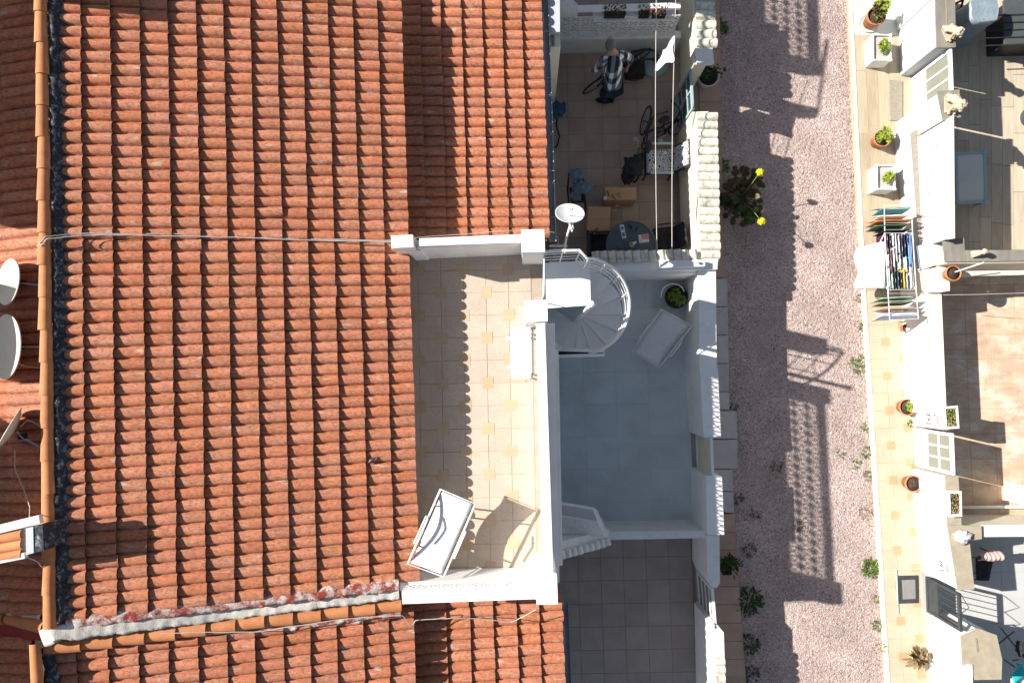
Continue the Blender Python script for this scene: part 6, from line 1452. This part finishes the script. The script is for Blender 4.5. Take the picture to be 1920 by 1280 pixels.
for s_, hd, wr in (('L', 'hdL', 'wrL'), ('R', 'hdR', 'wrR')):
    h = Vector(nodes[hd][0]); d = (h-Vector(nodes[wr][0])).normalized(); sd2 = d.cross(Vector((0, 0, 1))).normalized(); up_ = sd2.cross(d)
    for k in range(4):
        a = h+d*.035+sd2*(.027-.018*k); b_ = a+d*(.03+.006*(k in (1, 2)))-up_*.012; c_ = b_+d*.012-up_*.03
        nodes[f'f{s_}{k}a'] = (a, .009); nodes[f'f{s_}{k}b'] = (b_, .0085); nodes[f'f{s_}{k}c'] = (c_, .007); edges += [(hd, f'f{s_}{k}a'), (f'f{s_}{k}a', f'f{s_}{k}b'), (f'f{s_}{k}b', f'f{s_}{k}c')]
    sg = 1 if s_ == 'L' else -1
    a = h+sd2*.034*sg; b_ = a+d*.03+sd2*.012*sg-up_*.015; nodes[f't{s_}a'] = (a, .011); nodes[f't{s_}b'] = (b_, .009); edges += [(hd, f't{s_}a'), (f't{s_}a', f't{s_}b')]
body = skin_mesh('body', nodes, edges, M['skin'], person, 'pelvis')
def plaid():
    m = bpy.data.materials.new('plaid_flannel'); m.use_nodes = True; nt = m.node_tree; L = nt.links.new; B = nt.nodes['Principled BSDF']; B.inputs['Roughness'].default_value = .95
    g = _n(nt, 'ShaderNodeNewGeometry'); mp = _n(nt, 'ShaderNodeMapping'); mp.inputs['Rotation'].default_value = (0, 0, .06); L(g.outputs['Position'], mp.inputs[0])
    sp_x = _n(nt, 'ShaderNodeSeparateXYZ'); L(mp.outputs[0], sp_x.inputs[0])
    ad = _n(nt, 'ShaderNodeMath', operation='SUBTRACT'); L(sp_x.outputs[1], ad.inputs[0]); L(sp_x.outputs[2], ad.inputs[1])
    def stripe(src, f):
        mu = _n(nt, 'ShaderNodeMath', operation='MULTIPLY'); L(src, mu.inputs[0]); mu.inputs[1].default_value = f
        fr = _n(nt, 'ShaderNodeMath', operation='FRACT'); L(mu.outputs[0], fr.inputs[0]); gt = _n(nt, 'ShaderNodeMath', operation='GREATER_THAN'); L(fr.outputs[0], gt.inputs[0]); gt.inputs[1].default_value = .5; return gt.outputs[0]
    s1, s2 = stripe(sp_x.outputs[0], 7.2), stripe(sp_x.outputs[1] if False else ad.outputs[0], 8.5)
    sm = _n(nt, 'ShaderNodeMath', operation='ADD'); L(s1, sm.inputs[0]); L(s2, sm.inputs[1]); hf = _n(nt, 'ShaderNodeMath', operation='MULTIPLY'); hf.inputs[1].default_value = .5; L(sm.outputs[0], hf.inputs[0])
    cr = _n(nt, 'ShaderNodeValToRGB'); e = cr.color_ramp.elements; cr.color_ramp.interpolation = 'CONSTANT'
    e[0].color = (.70, .71, .72, 1); e[1].position = .75; e[1].color = (.012, .015, .022, 1); q = e.new(.3); q.color = (.12, .15, .18, 1)
    L(hf.outputs[0], cr.inputs[0]); L(cr.outputs[0], B.inputs['Base Color']); return m
M['plaid'] = plaid()
N = nodes; gr = lambda k, a: (N[k][0], tuple(v*a+.012 for v in (N[k][1] if isinstance(N[k][1], tuple) else (N[k][1],)*2)))
sn = {'hem': (G(1150, 164, .86), (.185, .15)), 'waist': (N['waist'][0], (.175, .135)), 'chest': (N['chest'][0], (.20, .14)), 'neck0': (N['neck0'][0], (.085, .075)), 'collar': (Vector(N['neck0'][0])*.4+Vector(N['neck'][0])*.6, (.066, .062)),
      'shL': gr('shL', 1.08), 'elL': gr('elL', 1.15), 'cuL': (Vector(N['elL'][0])*.3+Vector(N['wrL'][0])*.7, (.042, .042)), 'shR': gr('shR', 1.08), 'elR': gr('elR', 1.15), 'cuR': (Vector(N['elR'][0])*.3+Vector(N['wrR'][0])*.7, (.042, .042))}
skin_mesh('shirt', sn, [('hem', 'waist'), ('waist', 'chest'), ('chest', 'neck0'), ('neck0', 'collar'), ('neck0', 'shL'), ('shL', 'elL'), ('elL', 'cuL'), ('neck0', 'shR'), ('shR', 'elR'), ('elR', 'cuR')], M['plaid'], person, 'waist')
tn = {'p': (N['pelvis'][0], (.145, .115))}; te = []
for s_ in 'LR':
    tn['h'+s_] = gr('hip'+s_, 1.06); tn['k'+s_] = gr('kn'+s_, 1.15); tn['a'+s_] = (Vector(N['an'+s_][0])+Vector((0, 0, .03)), (.058, .058)); te += [('p', 'h'+s_), ('h'+s_, 'k'+s_), ('k'+s_, 'a'+s_)]
skin_mesh('trousers', tn, te, M['jeans'], person, 'p')
for s_ in 'LR':
    a_ = Vector(N['an'+s_][0]); t_ = Vector(N['to'+s_][0]); d = (t_-a_); d.z = 0; d.normalize(); c_ = Vector((a_.x, a_.y, .165))+d*.06
    Rm = Matrix((d, Vector((-d.y, d.x, 0)), Vector((0, 0, 1)))).transposed()
    MB().blob(c_, (.145, .052, .052), .06, 3, M=Rm).build('shoe', M['shoe'], person)
hc = Vector(N['head'][0])*.45+Vector(N['crown'][0])*.55
Rh = Matrix.Rotation(.45, 3, 'X')
face = MB().blob(hc, (.076, .098, .105), .02, 3, M=Rh); hm = face.build('head', M['skin'], person)
MB().blob(hc+Rh @ Vector((0, -.022, .018)), (.088, .108, .104), .035, 3, M=Rh, freq=6).build('hair', M['hair'], person)
ft = MB()
ft.blob(hc+Rh @ Vector((0, .105, -.02)), (.013, .020, .022), 0, 2)
for s_ in (-1, 1): ft.blob(hc+Rh @ Vector((s_*.080, -.005, -.025)), (.010, .020, .030), 0, 2, M=Rh)
ft.build('ears_and_nose', M['skin'], hm)
ey = MB()
for s_ in (-1, 1): ey.blob(hc+Rh @ Vector((s_*.03, .088, .0)), (.011, .008, .008), 0, 2)
ey.build('eyes', M['black'], hm); MB().blob(hc+Rh @ Vector((0, .088, -.058)), (.024, .008, .006), 0, 2).build('mouth', solid('lips', (.38, .12, .10)), hm)
